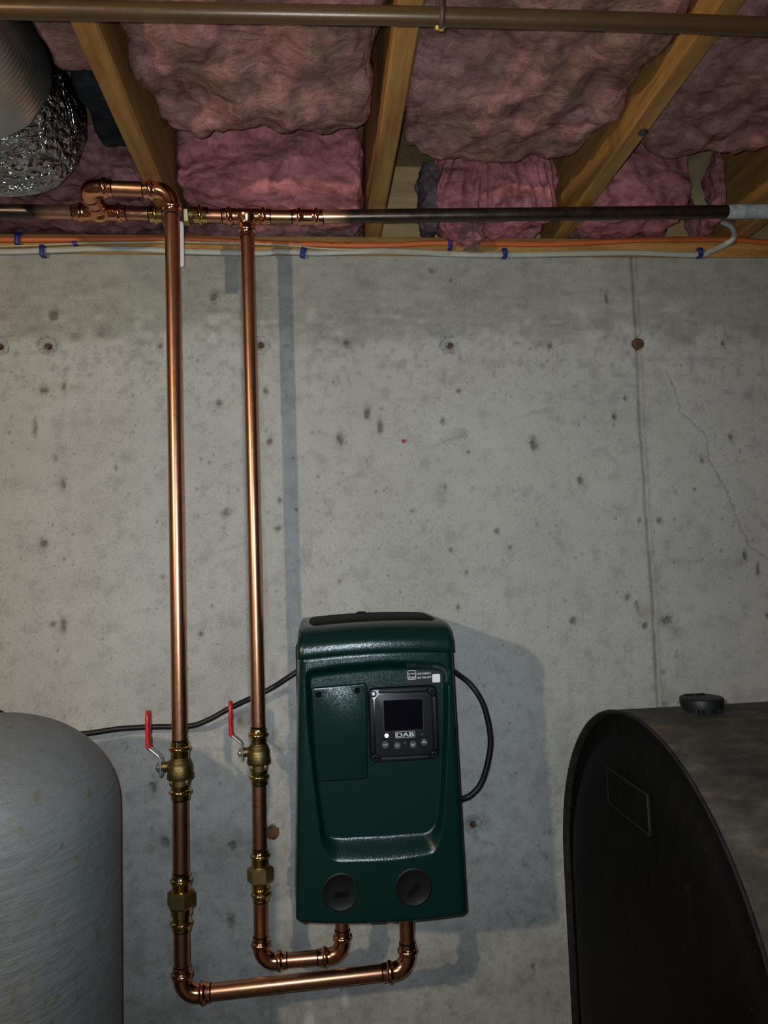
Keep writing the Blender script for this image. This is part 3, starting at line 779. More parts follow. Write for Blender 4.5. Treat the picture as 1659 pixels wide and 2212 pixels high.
def tee(name, c, d, b, half, Lb, mat, parent, marks=(1, 1, 1)):
    c = Vector(c); d = Vector(d).normalized(); b = Vector(b).normalized()
    pr = straight_prof(2 * half)
    o1 = lathe(name, c - d * half, d, [(s, r) for s, r, h in pr], mat, parent, 36, hexamp=[h for s, r, h in pr])
    bp = [(s, r, h) for s, r, h in leg_prof(Lb) if Lb - s > 0.019]
    prof = [(0.004, 0.024), (0.012, 0.0215), (0.0165, 0.0175), (0.020, 0.0165)] + [(Lb - s, r) for s, r, h in reversed(bp)]
    hx = [0, 0, 0, 0] + [h for s, r, h in reversed(bp)]
    o2 = lathe('branch_socket', c, b, prof, mat, None, 36, hexamp=hx)
    bm = bmesh.new(); bm.from_mesh(o1.data); bm.from_mesh(o2.data); bm.to_mesh(o1.data); bm.free()
    bpy.data.objects.remove(o2)
    if marks[0]: ring(parent, c - d * (half + .0006), -d)
    if marks[1]: ring(parent, c + d * (half + .0006), d)
    if marks[2]: ring(parent, c + b * (Lb + .0006), b)
    return o1

YM, Y1 = -0.14, -0.25
X1, X2 = -0.2695, -0.1340
XT = -0.442            # tee on the old line
ZA, ZB = 2.2180, 2.2135
# --- old horizontal line, left and right ends
r = thing('water_pipe', 'dark old horizontal pipe at the left, sanded bright at its end', 'pipe', (-0.70, YM, 2.22))
pipe('pipe_section', (-1.6, YM, 2.2216), (XT - 0.040, YM, ZA), 'sanded_pipe_a', r)
r = thing('water_pipe', 'dark old horizontal pipe running right of the copper coupling under the joists', 'pipe', (0.5, YM, 2.21))
pipe('pipe_section', (0.002, YM, ZB), (1.60, -0.186, 2.2285), 'sanded_pipe_b', r)
xa = 0.945
tp = [(xa - .010, 0.0150), (xa, 0.0156), (xa + .004, 0.0164), (xa + .022, 0.0158), (xa + .026, 0.0168), (xa + .030, 0.0160), (xa + .09, 0.0158), (xa + .094, 0.0166), (xa + .18, 0.0158), (xa + .186, 0.0148)]
sweep('grey_wrap', [(x, YM - 0.046 * (x / 1.6), ZB + 0.015 * (x / 1.6)) for x, q in tp], [q for x, q in tp], 'grey_tape', r, 26)
# --- tee 1 with branch towards the room, section to the bypass valve
r = thing('copper_bypass_run', 'horizontal copper tee run with pressed joints between dark pipe and white handled valve', 'copper pipe', (XT, YM, ZA))
tee('tee_fitting', (XT, YM, ZA), (1, 0, 0), (0, -1, 0), 0.054, 0.047, 'copper_fitting', r, (1, 1, 0))
pipe('pipe_section', (XT + 0.035, YM, ZA), (-0.325, YM, 2.2165), 'copper', r)
# --- tee 2, coupling, right part of the copper line
r = thing('copper_tee_run', 'horizontal copper tee and coupling joining the dark pipe on the right', 'copper pipe', (X2, YM, ZB))
tee('tee_fitting', (X2 - .002, YM, ZB + .0005), (1, 0, 0), (0, 0, -1), 0.0505, 0.047, 'copper_fitting', r)
pipe('pipe_section', (-0.235, YM, ZB + .001), (X2 - 0.03, YM, ZB + .0005), 'copper', r)
pipe('pipe_section', (X2 + 0.03, YM, ZB), (-0.02, YM, ZB), 'copper', r)
fitting_straight('coupling', (-0.0374, YM, ZB), (1, 0, 0), 0.065, 'copper_fitting', r)
# --- riser 1: elbow off the tee, over and down to the pump outlet
ZU = 2.2095
ZL1 = 0.6864
r = thing('copper_riser', 'long left copper riser looping from the tee down and under to the pump right port', 'copper pipe', (X1, Y1, ZL1))
elbow('elbow_fitting', (XT + .004, Y1, ZU + .003), (0, 1, 0), (1, 0, 0), 0.052, 0.052, 'copper_fitting', r, 0.028, (False, True))
pipe('pipe_section', (XT + 0.03, Y1, ZU + .003), (X1 - 0.02, Y1, ZU), 'copper', r)
elbow('elbow_fitting', (X1 - .002, Y1, ZU), (-1, 0, 0), (0, 0, -1), 0.054, 0.051, 'copper_fitting', r, 0.031)
pipe('pipe_section', (X1 - .002, Y1, ZU - 0.03), (X1 + 0.001, Y1, 1.13), 'copper', r)
pipe('pipe_section', (X1 + 0.001, Y1, 1.05), (X1, Y1, 0.89), 'copper', r)
pipe('pipe_section', (X1, Y1, 0.81), (X1, Y1, ZL1 + 0.02), 'copper', r)
YP1 = -0.232
dl = (Vector((0.1477, YP1, ZL1)) - Vector((X1, Y1, ZL1))).normalized()
elbow('elbow_fitting', (X1, Y1, ZL1), (0, 0, 1), dl, 0.050, 0.050, 'copper_fitting', r, 0.030)
pipe('pipe_section', Vector((X1, Y1, ZL1)) + dl * 0.03, Vector((0.1477, YP1, ZL1)) - dl * 0.03, 'copper', r)
elbow('elbow_fitting', (0.1477, YP1, ZL1), -dl, (0, 0, 1), 0.050, 0.050, 'copper_fitting', r, 0.030)
pipe('pipe_section', (0.1477, YP1, ZL1 + 0.03), (0.1477, YP1, 0.815), 'copper', r)
# --- riser 2: straight down from tee 2 to the pump inlet
ZL2 = 0.6750
r = thing('copper_riser', 'shorter right copper riser dropping from the tee to the pump left port', 'copper pipe', (X2, YM, ZL2))
pipe('pipe_section', (X2 - .001, YM, ZB - 0.03), (X2 + 0.0015, YM, 1.125), 'copper', r)
pipe('pipe_section', (X2 + 0.0005, YM, 1.04), (X2 - 0.0008, YM, 0.885), 'copper', r)
pipe('pipe_section', (X2 - .001, YM, 0.80), (X2 - .0018, YM, ZL2 + 0.02), 'copper', r)
elbow('elbow_fitting', (X2 - .002, YM, ZL2), (0, 0, 1), (1, 0, 0), 0.050, 0.050, 'copper_fitting', r, 0.030)
pipe('pipe_section', (X2 + 0.03, YM, ZL2), (0.0, YM, ZL2), 'copper', r)
elbow('elbow_fitting', (0.0263, YM, ZL2), (-1, 0, 0), (0, 0, 1), 0.050, 0.050, 'copper_fitting', r, 0.030)
pipe('pipe_section', (0.0263, YM, ZL2 + 0.03), (0.0263, YM, 0.82), 'copper', r)

# ------------------------------------------------------------------ red handled ball valves
def ball_valve(xc, yc, zt, zb, hx, label):
    L = zt - zb; zm = zt - 0.43 * L
    r = thing('ball_valve', label, 'valve', (xc, yc, zb), 'red handled ball valves')
    s = L / 0.106
    body = [(0.030, 0.0160), (0.0335, 0.0178), (0.0345, 0.0187), (0.038, 0.0195), (0.0385, 0.0200), (0.042, 0.0212), (0.0428, 0.0220), (0.058, 0.0224), (0.0585, 0.0236), (0.0665, 0.0240), (0.0685, 0.0226), (0.0690, 0.0172), (0.080, 0.0172)]
    lathe('valve_body', (xc, yc, zt), (0, 0, -1), [(a * s, q) for a, q in body], 'brass_cast', r, 36)
    up = [(0, .0152, 0), (.0005, .0168, 0), (.009, .0170, .01), (.0105, .0190, 0), (.0125, .0205, 0), (.0150, .0206, 0), (.0170, .0190, 0), (.0182, .0170, .012), (.0255, .0168, .012), (.0300, .0160, 0), (.0320, .0155, 0)]
    lathe('press_end', (xc, yc, zt), (0, 0, -1), [(a * s, q) for a, q, h in up], 'brass_bright', r, 36, hexamp=[h for a, q, h in up])
    lathe('press_end', (xc, yc, zb), (0, 0, 1), [(a * s, q) for a, q, h in up], 'brass_bright', r, 36, hexamp=[h for a, q, h in up])
    for k in range(4):
        a = PI / 4 + k * PI / 2
        cx, cy = xc + 0.0195 * math.cos(a), yc + 0.0195 * math.sin(a)
        box('body_lug', cx - .003, cx + .003, cy - .003, cy + .003, zt - 0.0775 * s, zt - 0.068 * s, 'brass_cast', r, 0.0008)
    text('cast_letters', 'GS', xc - .002, zt - 0.0505 * s, 0.0165, 0.0085, yc - 0.0226, 'brass_cast', r)
    lathe('dark_ring', (xc, yc, zt), (0, 0, 1), [(0, RP + .0001), (.0003, RP + .0006), (.0020, RP + .0006), (.0024, RP + .0001)], 'matt_black', r, 20)
    lathe('dark_ring', (xc, yc, zb), (0, 0, -1), [(0, RP + .0001), (.0003, RP + .0006), (.0020, RP + .0006), (.0024, RP + .0001)], 'matt_black', r, 20)
    # stem towards -x
    zst = zm
    lathe('valve_stem', (xc - 0.018, yc, zst), (-1, 0, 0), [(0, 0.0115), (0.003, 0.0100), (0.006, 0.0092), (0.0125, 0.0092), (0.013, 0.0075), (0.016, 0.0075)], 'brass_cast', r, 24)
    # lever: bent steel bar, its wide side along y
    hw = 0.0095
    prof = [(hx, zst - 0.016), (hx, zst + 0.016), (hx - 0.004, zst + 0.022), (hx - 0.0185, zst + 0.0345), (hx - 0.0215, zst + 0.040), (hx - 0.0225, zst + 0.062), (hx - 0.0225, zst + 0.104)]
    def bar(nm, pts, t, w, mat, par, rnd=False):
        bm = bmesh.new(); rings = []
        n = len(pts)
        for i, (x, z) in enumerate(pts):
            a = Vector(pts[max(i - 1, 0)]); b = Vector(pts[min(i + 1, n - 1)]); d = (b - a).normalized(); nn = Vector((-d.y, d.x))
            ww = w
            if rnd and i == n - 1: ww = w * 0.45
            if rnd and i == n - 2: ww = w * 0.85
            c = t * 0.45
            loop = [(-t, -ww + c), (-t + c, -ww), (t - c, -ww), (t, -ww + c), (t, ww - c), (t - c, ww), (-t + c, ww), (-t, ww - c)]
            rings.append([bm.verts.new((x + nn.x * u, yc + vv, z + nn.y * u)) for u, vv in loop])
        for a, b in zip(rings[:-1], rings[1:]):
            for k in range(8): bm.faces.new((a[k], a[(k + 1) % 8], b[(k + 1) % 8], b[k]))
        bm.faces.new(rings[0]); bm.faces.new(rings[-1][::-1])
        return autosmooth(bmobj(nm, bm, mat, par, True), 50)
    lev = bar('lever', prof[:6], 0.0019, hw, 'zinc', r)
    top = prof[-1][1]
    gp = [(prof[3][0] - .0012, prof[3][1] + 0.001), (prof[4][0] - .0005, prof[4][1]), (prof[5][0], prof[5][1]), (prof[6][0], top - 0.012), (prof[6][0], top - 0.006), (prof[6][0] + .0003, top)]
    bar('grip_sleeve', gp, 0.0033, hw + 0.0022, 'red_vinyl', lev, True)
    lathe('stem_nut', (hx - 0.0014, yc, zst), (-1, 0, 0), [(0, 0.0088), (0.0005, 0.0090), (0.0048, 0.0090), (0.006, 0.0078), (0.0062, 0.0045), (0.0085, 0.0042), (0.0090, 0.0030)], 'zinc', r, 6)
ball_valve(X1 + 0.0012, Y1, 1.1397, 1.0336, -0.3032, 'red handled brass ball valve on the left copper riser')
ball_valve(X2 + 0.0012, YM, 1.1335, 1.0214, -0.1652, 'red handled brass ball valve on the right copper riser nearer the pump')

# ------------------------------------------------------------------ white handled bypass valve
r = thing('ball_valve', 'brass bypass valve with white handle hanging down behind the left riser', 'valve', (-0.279, YM, 2.216))
up = [(0, .0152, 0), (.0005, .0168, 0), (.009, .0170, .01), (.0105, .0190, 0), (.0125, .0205, 0), (.0150, .0206, 0), (.0170, .0190, 0), (.0182, .0170, .012), (.0255, .0168, .012), (.0300, .0160, 0)]
zb_ = 2.2158
lathe('press_end', (-0.3395, YM, zb_), (1, 0, 0), [(a, q) for a, q, h in up], 'brass_bright', r, 36, hexamp=[h for a, q, h in up])
lathe('press_end', (-0.2190, YM, zb_), (-1, 0, 0), [(a, q) for a, q, h in up], 'brass_bright', r, 36, hexamp=[h for a, q, h in up])
lathe('valve_body', (-0.314, YM, zb_), (1, 0, 0), [(0, .016), (.003, .0185), (.010, .0205), (.0105, .0225), (.040, .0228), (.044, .0222), (.047, .021), (.0475, .017), (.066, .017)], 'brass_cast', r, 36)
sweep('hex_nut', [(-0.2695, YM, zb_), (-0.2685, YM, zb_), (-0.2570, YM, zb_), (-0.2560, YM, zb_)], [.020, .0232, .0232, .021], 'brass_hex', r, 6, smooth=False)
lathe('dark_ring', (-0.3395, YM, zb_), (-1, 0, 0), [(0, RP + .0001), (.0003, RP + .0006), (.0020, RP + .0006), (.0024, RP + .0001)], 'matt_black', r, 20)
lathe('dark_ring', (-0.2190, YM, zb_), (1, 0, 0), [(0, RP + .0001), (.0003, RP + .0006), (.0020, RP + .0006), (.0024, RP + .0001)], 'matt_black', r, 20)
xh = -0.2730
lathe('valve_stem', (xh, YM - 0.018, zb_), (0, -1, 0), [(0, .011), (.004, .0095), (.016, .0092), (.0165, .0075), (.024, .0075)], 'brass_cast', r, 24)
hl = prism('lever', rrect(xh - 0.0115, xh + 0.0115, 2.150, zb_ + 0.014, 0.006), -0.1795, -0.1765, 'dark_steel', r)
prism('grip_sleeve', rrect(xh - 0.0130, xh + 0.0130, 2.0795, 2.1755, 0.005), -0.1905, -0.1835, 'white_vinyl', hl, 0.0012)
prism('lever_bend', rrect(xh - 0.0112, xh + 0.0112, 2.148, 2.172, 0.002), -0.1860, -0.1760, 'dark_steel', hl)
lathe('stem_nut', (xh, -0.1795, zb_), (0, -1, 0), [(0, .0088), (.005, .0090), (.006, .0075), (.0085, .0042), (.009, .003)], 'zinc', r, 6)
for z0, z1, x0, x1 in ((2.150, 2.1565, 0.003, 0.006), (2.1305, 2.1435, 0.0015, 0.0055), (2.120, 2.1245, 0.000, 0.0035), (2.1125, 2.1175, 0.0005, 0.0040)):
    prism('blue_mark', [(xh + x0, z0), (xh + x1, z0), (xh + x1, z1), (xh + x0, z1)], -0.1909, -0.1902, 'blue_print', hl)
prism('blue_mark', [(xh - 0.002, 2.106), (xh + 0.0005, 2.1065), (xh + 0.0055, 2.1015), (xh + 0.0055, 2.0985), (xh - 0.002, 2.0995)], -0.1909, -0.1902, 'blue_print', hl)

# ------------------------------------------------------------------ brass unions
def union(xc, yc, zt, zb, nt, nb, rot, label):
    r = thing('pipe_union', label, 'pipe fitting', (xc, yc, zb), 'brass pipe unions')
    up = [(0, .0152, 0), (.0005, .0166, 0), (.008, .0168, .01), (.0095, .0186, 0), (.0115, .0200, 0), (.0140, .0201, 0), (.0160, .0186, 0), (.0172, .0168, .012), (.024, .0166, .012)]
    top = up + [(zt - nt - 0.003, .0168, 0), (zt - nt + 0.006, .0168, 0)]
    lathe('press_end', (xc, yc, zt), (0, 0, -1), [(a, q) for a, q, h in top], 'brass_bright', r, 36, hexamp=[h for a, q, h in top])
    bot = up + [(nb - zb - 0.012, .0168, 0), (nb - zb - 0.0115, .0192, 0), (nb - zb + 0.004, .0192, 0)]
    bot = [b for i, b in enumerate(bot) if i < len(up) - 1 or b[0] >= up[-2][0]]
    bot = sorted(bot, key=lambda q: q[0])
    lathe('press_end', (xc, yc, zb), (0, 0, 1), [(a, q) for a, q, h in bot], 'brass_bright', r, 36, hexamp=[h for a, q, h in bot])
    pts = [(nt + .0005, .0205), (nt - .004, .0262), (nb + .005, .0262), (nb + .001, .0235), (nb, .020)]
    sweep('hex_nut', [(xc, yc, z) for z, q in pts], [q for z, q in pts], 'brass_hex', r, 6, smooth=False, twist=rot)
    for z, d in ((zt, 1), (zb, -1)):
        lathe('dark_ring', (xc, yc, z), (0, 0, d), [(0, RP + .0001), (.0003, RP + .0006), (.0020, RP + .0006), (.0024, RP + .0001)], 'matt_black', r, 20)
union(X1 + .0005, Y1, 0.9006, 0.7999, 0.8700, 0.8400, math.radians(38), 'brass hex union on the left copper riser beside the grey tank')
union(X2 - .0005, YM, 0.8941, 0.7938, 0.8600, 0.8290, math.radians(30), 'brass hex union on the right copper riser beside the pump')

# ------------------------------------------------------------------ brown pipe across the top and its hanger
o = thing('heating_pipe', 'brown horizontal pipe across the top under the joists', 'pipe', (0.15, -0.79, 2.15))
sweep('pipe_section', [(-1.6, -0.755, 2.150), (-0.3727, -0.7805, 2.150), (0.1424, -0.7940, 2.150), (0.3852, -0.7975, 2.150), (0.6152, -0.7985, 2.150), (1.8, -0.81, 2.150)], 0.0112, 'brown_pipe', o, 28)
r = thing('pipe_hanger', 'dark strap hanger with yellow end around the brown top pipe', 'hanger', (0.1735, -0.7945, 2.15))
hc = Vector((0.1735, -0.7945, 2.150))
arc = [hc + Vector((0, -0.0128 * math.cos(a), 0.0128 * math.sin(a))) for a in np.linspace(math.radians(20), math.radians(-200), 18)]
sweep('strap', [hc + Vector((0, -0.0125, 0.03)), hc + Vector((0, -0.003, 0.13))][::-1] + arc + [hc + Vector((0, 0.0125, 0.03)), hc + Vector((0, 0.003, 0.13))], 0.0034, 'hanger_steel', r, 10, ref=(1, 0, 0), flat=1.0)
lathe('yellow_end', hc + Vector((0.001, 0.003, -0.0105)), (0, 0.55, -1), [(0, .0046), (.003, .0050), (.0055, .0036)], 'yellow_brass', r, 10)
lathe('yellow_end', hc + Vector((-0.004, 0.003, -0.0100)), (0, 0.55, -1), [(0, .0034), (.003, .0038), (.005, .0027)], 'yellow_brass', r, 8)

# bolt head in the right joist
r = lathe('bolt_head', (0.617, -0.432, JB + 0.004), (0, 0, -1), [(0, .0075), (.004, .0085), (.0045, .0088), (.0085, .0085), (.0095, .0050)], 'dark_steel', None, 6)
tag(r, 'dark hex bolt head driven into the right joist', 'bolt')

# ------------------------------------------------------------------ duct with foil taped collar
DX, DZ = -0.545, 2.290
r = thing('flexible_duct', 'ribbed grey metal duct with crumpled foil tape at its end, top left', 'duct', (DX, -0.5, DZ))
path = []; rad = []
y = -1.9
i = 0
while y < -0.44:
    path.append((DX, y, DZ)); rad.append(0.1185 + (0.0007 if i % 3 in (0,) else 0.0)); y += 0.003; i += 1
sweep('duct_tube', path, rad, 'duct_metal', r, 64)
bm = bmesh.new()
prof = [(-0.462, 0.119), (-0.455, 0.1215), (-0.43, 0.125), (-0.40, 0.130), (-0.37, 0.1355), (-0.345, 0.139), (-0.325, 0.138), (-0.310, 0.131), (-0.302, 0.115), (-0.299, 0.08), (-0.298, 0.03)]
sub = []
for a, b in zip(prof[:-1], prof[1:]):
    for k in range(4): sub.append((a[0] + (b[0] - a[0]) * k / 4, a[1] + (b[1] - a[1]) * k / 4))
sub.append(prof[-1])
rings = []
for yy, q in sub:
    rg = []
    for k in range(110):
        th = 2 * PI * k / 110
        p = Vector((DX + q * math.cos(th), yy, DZ + q * math.sin(th)))
        cell = noise.cell_vector(Vector((th * 7, yy * 38, 1.0)))
        d = noise.noise(p * 42) * 0.0008 + noise.noise(p * 20) * 0.004 + noise.noise(p * 9) * 0.005
        if yy < -0.455: d *= .2
        rg.append(bm.verts.new((DX + (q + d) * math.cos(th), yy + noise.noise(p * 24) * .004, DZ + (q + d) * math.sin(th))))
    rings.append(rg)
for a, b in zip(rings[:-1], rings[1:]):
    for k in range(110): bm.faces.new((a[k], a[(k + 1) % 110], b[(k + 1) % 110], b[k]))
bm.faces.new(rings[-1])
bmobj('foil_collar', bm, 'foil_tape', r, True)
box('duct_boot', DX - 0.07, DX + 0.07, -0.45, -0.31, DZ + 0.09, 2.474, 'duct_metal', r, 0.004)

# ------------------------------------------------------------------ booster pump
PX0, PX1 = -0.0475, 0.2385
def zbot(x): return 0.8335 + 0.011 * ((x - 0.16) / 0.22) ** 2
def zseam(x): return 1.2985 - 0.0068 * ((x - 0.105) / 0.145) ** 2
def xl(t): return -0.0570 + 0.0160 * min(t / 0.97, 1)
def xr(t): return 0.2440 - 0.0075 * min(t / 0.97, 1)
YF, YB = -0.362, -0.075
OUT = rpoly([(-0.0305, 1.272), (0.03, 1.2795), (0.1105, 1.2820), (0.17, 1.2795), (0.2262, 1.2705), (0.2215, 1.165), (0.2116, 1.0587), (0.2035, 0.985), (0.190, 0.946), (0.115, 0.9405), (0.010, 0.944), (-0.0085, 0.972), (-0.0190, 1.0725), (-0.0290, 1.1839)], 0.014, 4)
INN = rpoly([(-0.0225, 1.2600), (0.04, 1.2655), (0.1113, 1.2675), (0.17, 1.2650), (0.2190, 1.2585), (0.2150, 1.165), (0.2050, 1.040), (0.1960, 0.990), (0.182, 0.9745), (0.10, 0.9745), (0.006, 0.9765), (-0.0045, 0.990), (-0.0120, 1.060), (-0.0205, 1.180)], 0.010, 4)
def poly_sd(X, Z, poly):
    d = np.full(X.shape, 9.0); inside = np.zeros(X.shape, bool)
    for (ax, az), (bx, bz) in zip(poly, poly[1:] + poly[:1]):
        dd, u = segdist(X, Z, (ax, az), (bx, bz)); d = np.minimum(d, dd)
        c = ((az > Z) != (bz > Z)) & (X < (bx - ax) * (Z - az) / (bz - az + 1e-12) + ax)
        inside ^= c
    return d, inside
YREC = -0.3405
NFX, NZ = 240, 230
def bowf(x): return 0.005 * ((x - 0.097) / 0.15) ** 2
def build_pump_body(root):
    RC = 0.012
    rows = []
    tt = np.concatenate([[0.0, 0.004, 0.010, 0.016], np.linspace(0.022, 0.992, NZ), [0.997, 1.0]])
    for t in tt:
        L, R_ = xl(t), xr(t)
        inset = 0.0
        if t < 0.016: inset = 0.006 * (1 - t / 0.016) ** 2
        if t > 0.992: inset = 0.0012 * (t - 0.992) / 0.008
        xs = np.linspace(L + RC, R_ - RC, NFX)
        row = [(L - 0.010, YB), (L - 0.007, -0.20), (L - 0.0015, YF + 0.06)]
        e0 = YF + bowf(L) + inset
        for a in np.linspace(0, PI / 2, 6)[:-1]:
            row.append((L + RC - RC * math.cos(a) + inset * math.cos(a), e0 + RC - RC * math.sin(a)))
        for x in xs: row.append((x, None))
        for a in np.linspace(PI / 2, 0, 6)[1:]:
            row.append((R_ - RC + RC * math.cos(a) - inset * math.cos(a), YF + bowf(R_) + inset + RC - RC * math.sin(a)))
        row += [(R_ + 0.0, YF + 0.06), (R_ + 0.001, -0.20), (R_ + 0.001, YB)]
        rows.append((t, inset, row))
    nr, nc = len(rows), len(rows[0][2])
    Xa = np.array([[p[0] for p in r[2]] for r in rows]); Ya = np.array([[np.nan if p[1] is None else p[1] for p in r[2]] for r in rows])
    T = np.array([r[0] for r in rows])[:, None]; I = np.array([r[1] for r in rows])[:, None]
    ZB_ = zbot(Xa); ZS = zseam(Xa)
    Za = ZB_ + (ZS - ZB_) * T
    do, io = poly_sd(Xa, Za, OUT); di, ii = poly_sd(Xa, Za, INN)
    fr = np.where(io, np.where(ii, 1.0, do / (do + di + 1e-9)), 0.0)
    fr = fr * fr * (3 - 2 * fr) * .25 + fr * .75
    for _ in range(2):
        g = np.pad(fr, 1, mode='edge')
        fr = (g[:-2, 1:-1] + g[2:, 1:-1] + g[1:-1, :-2] + g[1:-1, 2:] + 2 * g[1:-1, 1:-1]) / 6
    front = YF + bowf(Xa) + I
    yfront = front * (1 - fr) + YREC * fr
    Ya = np.where(np.isnan(Ya), yfront, Ya)
    verts = np.stack([Xa, Ya, Za], -1).reshape(-1, 3).tolist()
    faces = []
    for i in range(nr - 1):
        for j in range(nc - 1):
            a = i * nc + j
            faces.append((a, a + 1, a + nc + 1, a + nc))
        faces.append((i * nc + nc - 1, i * nc, (i + 1) * nc, (i + 1) * nc + nc - 1))
    faces.append(tuple(range(nc - 1, -1, -1))); faces.append(tuple((nr - 1) * nc + j for j in range(nc)))
    o = pyd('housing', verts, faces, 'green_housing', root, True)
    return autosmooth(o, 60)
pump = thing('water_pump', 'dark green wall mounted water booster pump with black control panel', 'pump', (0.095, -0.2, 0.833))
build_pump_body(pump)
# domed top cap
def build_cap(root):
    base = [(YB, -0.001), (YF + .0012, 0.0008), (YF + .0002, 0.0018), (YF - .0006, 0.008), (YF - .0005, 0.016), (YF + .0015, 0.024), (YF + .006, 0.032), (YF + .013, 0.0395), (YF + .022, 0.0455), (YF + .034, 0.0495), (YF + .050, 0.0520), (YF + .075, 0.0535), (-0.15, 0.0545), (YB + .012, 0.054), (YB, 0.045)]
    L, R_ = -0.0425, 0.2375
    xs = [L + d for d in (0, .0008, .0025, .005, .008, .012, .017)] + list(np.linspace(L + .024, R_ - .024, 36)) + [R_ - d for d in (.017, .012, .008, .005, .0025, .0008, 0)]
    verts = []; nb = len(base)
    for x in xs:
        d = min(x - L, R_ - x); rr = 0.010
        k = 0 if d > rr else 1 - math.sqrt(max(0, 1 - ((rr - d) / rr) ** 2))
        zz = zseam(x)
        for (y, z) in base:
            ins = 0.009 * k
            yy = y + bowf(x) * (1 if y < -0.3 else 0); 
            if y < -0.30: yy += ins * 0.75 * (0.35 + 0.65 * min(1, z / .03))
            z2 = z - (ins * min(1, max(0, (z - .02)) / .03))
            xx = x
            verts.append((xx, yy, zz + z2))
    faces = []
    for i in range(len(xs) - 1):
        for j in range(nb):
            a = i * nb + j; b = i * nb + (j + 1) % nb
            faces.append((a, b, b + nb, a + nb))
    faces.append(tuple(range(nb - 1, -1, -1))); faces.append(tuple((len(xs) - 1) * nb + j for j in range(nb)))
    o = pyd('top_cap', verts, faces, 'green_housing', root, True)
    bm = bmesh.new(); bm.from_mesh(o.data); bmesh.ops.recalc_face_normals(bm, faces=bm.faces); bm.to_mesh(o.data); bm.free()
    return autosmooth(o, 50)
cap = build_cap(pump)
# black inlay on top of the cap
vi = []; fi = []
n_ = 30
for i in range(n_ + 1):
    u = i / n_; x = -0.026 + u * 0.250
    e = min(u, 1 - u); w = min(1, math.sqrt(e / 0.06)) if e < .06 else 1
    z0 = zseam(x)
    yf_ = YF + .056 + (1 - w) * 0.05
    vi += [(x, yf_, z0 + 0.0518), (x, yf_ + .004, z0 + 0.0542 - (1 - w) * .002), (x, yf_ + .045, z0 + 0.0562 - (1 - w) * .003), (x, -0.125, z0 + 0.0572 - (1 - w) * .004), (x, -0.098, z0 + 0.0530)]
for i in range(n_):
    for j in range(4):
        a = i * 5 + j; fi.append((a, a + 1, a + 6, a + 5))
pyd('top_inlay', vi, fi, 'inlay_black', cap, True)
lathe('vent_plug', (0.085, -0.13, 1.350), (0, 0, 1), [(0, .011), (.006, .011), (.0085, .009), (.009, .002)], 'black_plastic', cap, 20)
# dark rear shell and bracket to the wall
box('rear_shell', -0.054, 0.2435, -0.14, -0.070, 0.850, 1.300, 'dark_housing', pump, 0.010)
box('wall_bracket', 0.02, 0.17, -0.072, -0.001, 0.95, 1.25, 'dark_steel', pump, 0.003)
for px_, py_ in ((0.0263, YM), (0.1477, YP1)):
    lathe('port_adapter', (px_, py_, 0.845), (0, 0, -1), [(0, .024), (.010, .024), (.0105, .021), (.014, .021), (.0145, .0158), (.0185, .0158)], 'dark_housing' if px_ < .1 else 'brass_hex', pump, 24)
# cover door
dpoly = rpoly([(-0.0195, 1.2385), (0.0785, 1.2418), (0.0745, 1.0772), (-0.0145, 1.0770)], 0.006, 5)
gpoly = rpoly([(-0.0212, 1.2404), (0.0804, 1.2437), (0.0763, 1.0752), (-0.0163, 1.0750)], 0.0075, 5)
prism('door_gap', gpoly, YREC - 0.0003, YREC + 0.004, 'matt_black', pump)
door = prism('service_door', dpoly, YREC - 0.0016, YREC + 0.004, 'green_housing', pump, 0.0009)
for x, z in ((-0.0076, 1.2274), (0.0618, 1.2313)):
    lathe('screw', (x, YREC - 0.001, z), (0, -1, 0), [(0, .0054), (.0014, .0054), (.0020, .0044), (.0018, .0026), (.0018, .0004)], 'matt_black', door, 18)
# control panel
PXa, PXb, PZa, PZb = 0.0815, 0.2045, 1.1045, 1.2335
pan = thing('tmp', 'x', 'x', (0, 0, 0)); bpy.data.objects.remove(pan)
prism('panel_gasket', rrect(PXa - .0015, PXb + .0015, PZa - .0015, PZb + .0015, 0.012), YREC - 0.0012, YREC + 0.003, 'matt_black', pump)
frame = prism('control_panel', rrect(PXa, PXb, PZa, PZb, 0.011), YREC - 0.0085, YREC + 0.002, 'black_gloss', pump, 0.0020)
yp = YREC - 0.0085
for (x0, x1, z0, z1) in ((PXa + .018, PXb - .018, PZb - .0085, PZb - .002), (PXa + .018, PXb - .018, PZa + .002, PZa + .0085), (PXa + .002, PXa + .0080, PZa + .018, PZb - .018), (PXb - .0080, PXb - .002, PZa + .018, PZb - .018)):
    prism('frame_rail', rpoly([(x0, z0), (x1, z0), (x1, z1), (x0, z1)], .002, 3), yp - 0.0026, yp + 0.001, 'black_plastic', frame, 0.0010)
prism('panel_face', rpoly([(PXa + .0105, PZa + .018), (PXa + .018, PZa + .0105), (PXb - .018, PZa + .0105), (PXb - .0105, PZa + .018), (PXb - .0105, PZb - .018), (PXb - .018, PZb - .0105), (PXa + .018, PZb - .0105), (PXa + .0105, PZb - .018)], .004, 4), yp - 0.0012, yp + 0.001, 'panel_face', frame, 0.0004)
for x in (PXa + .0085, PXb - .0085):
    for z in (PZa + .0085, PZb - .0085):
        lathe('corner_screw', (x, yp + .0006, z), (0, -1, 0), [(0, .0058), (.0022, .0058), (.0028, .0050), (.0026, .0036), (.0006, .0032), (.0004, .001)], 'black_plastic', frame, 18)
ys = yp - 0.0012
prism('screen_border', rrect(0.1068, 0.1782, 1.1582, 1.2132, 0.0006, 2), ys - .0002, ys + .0005, 'button_grey', frame)
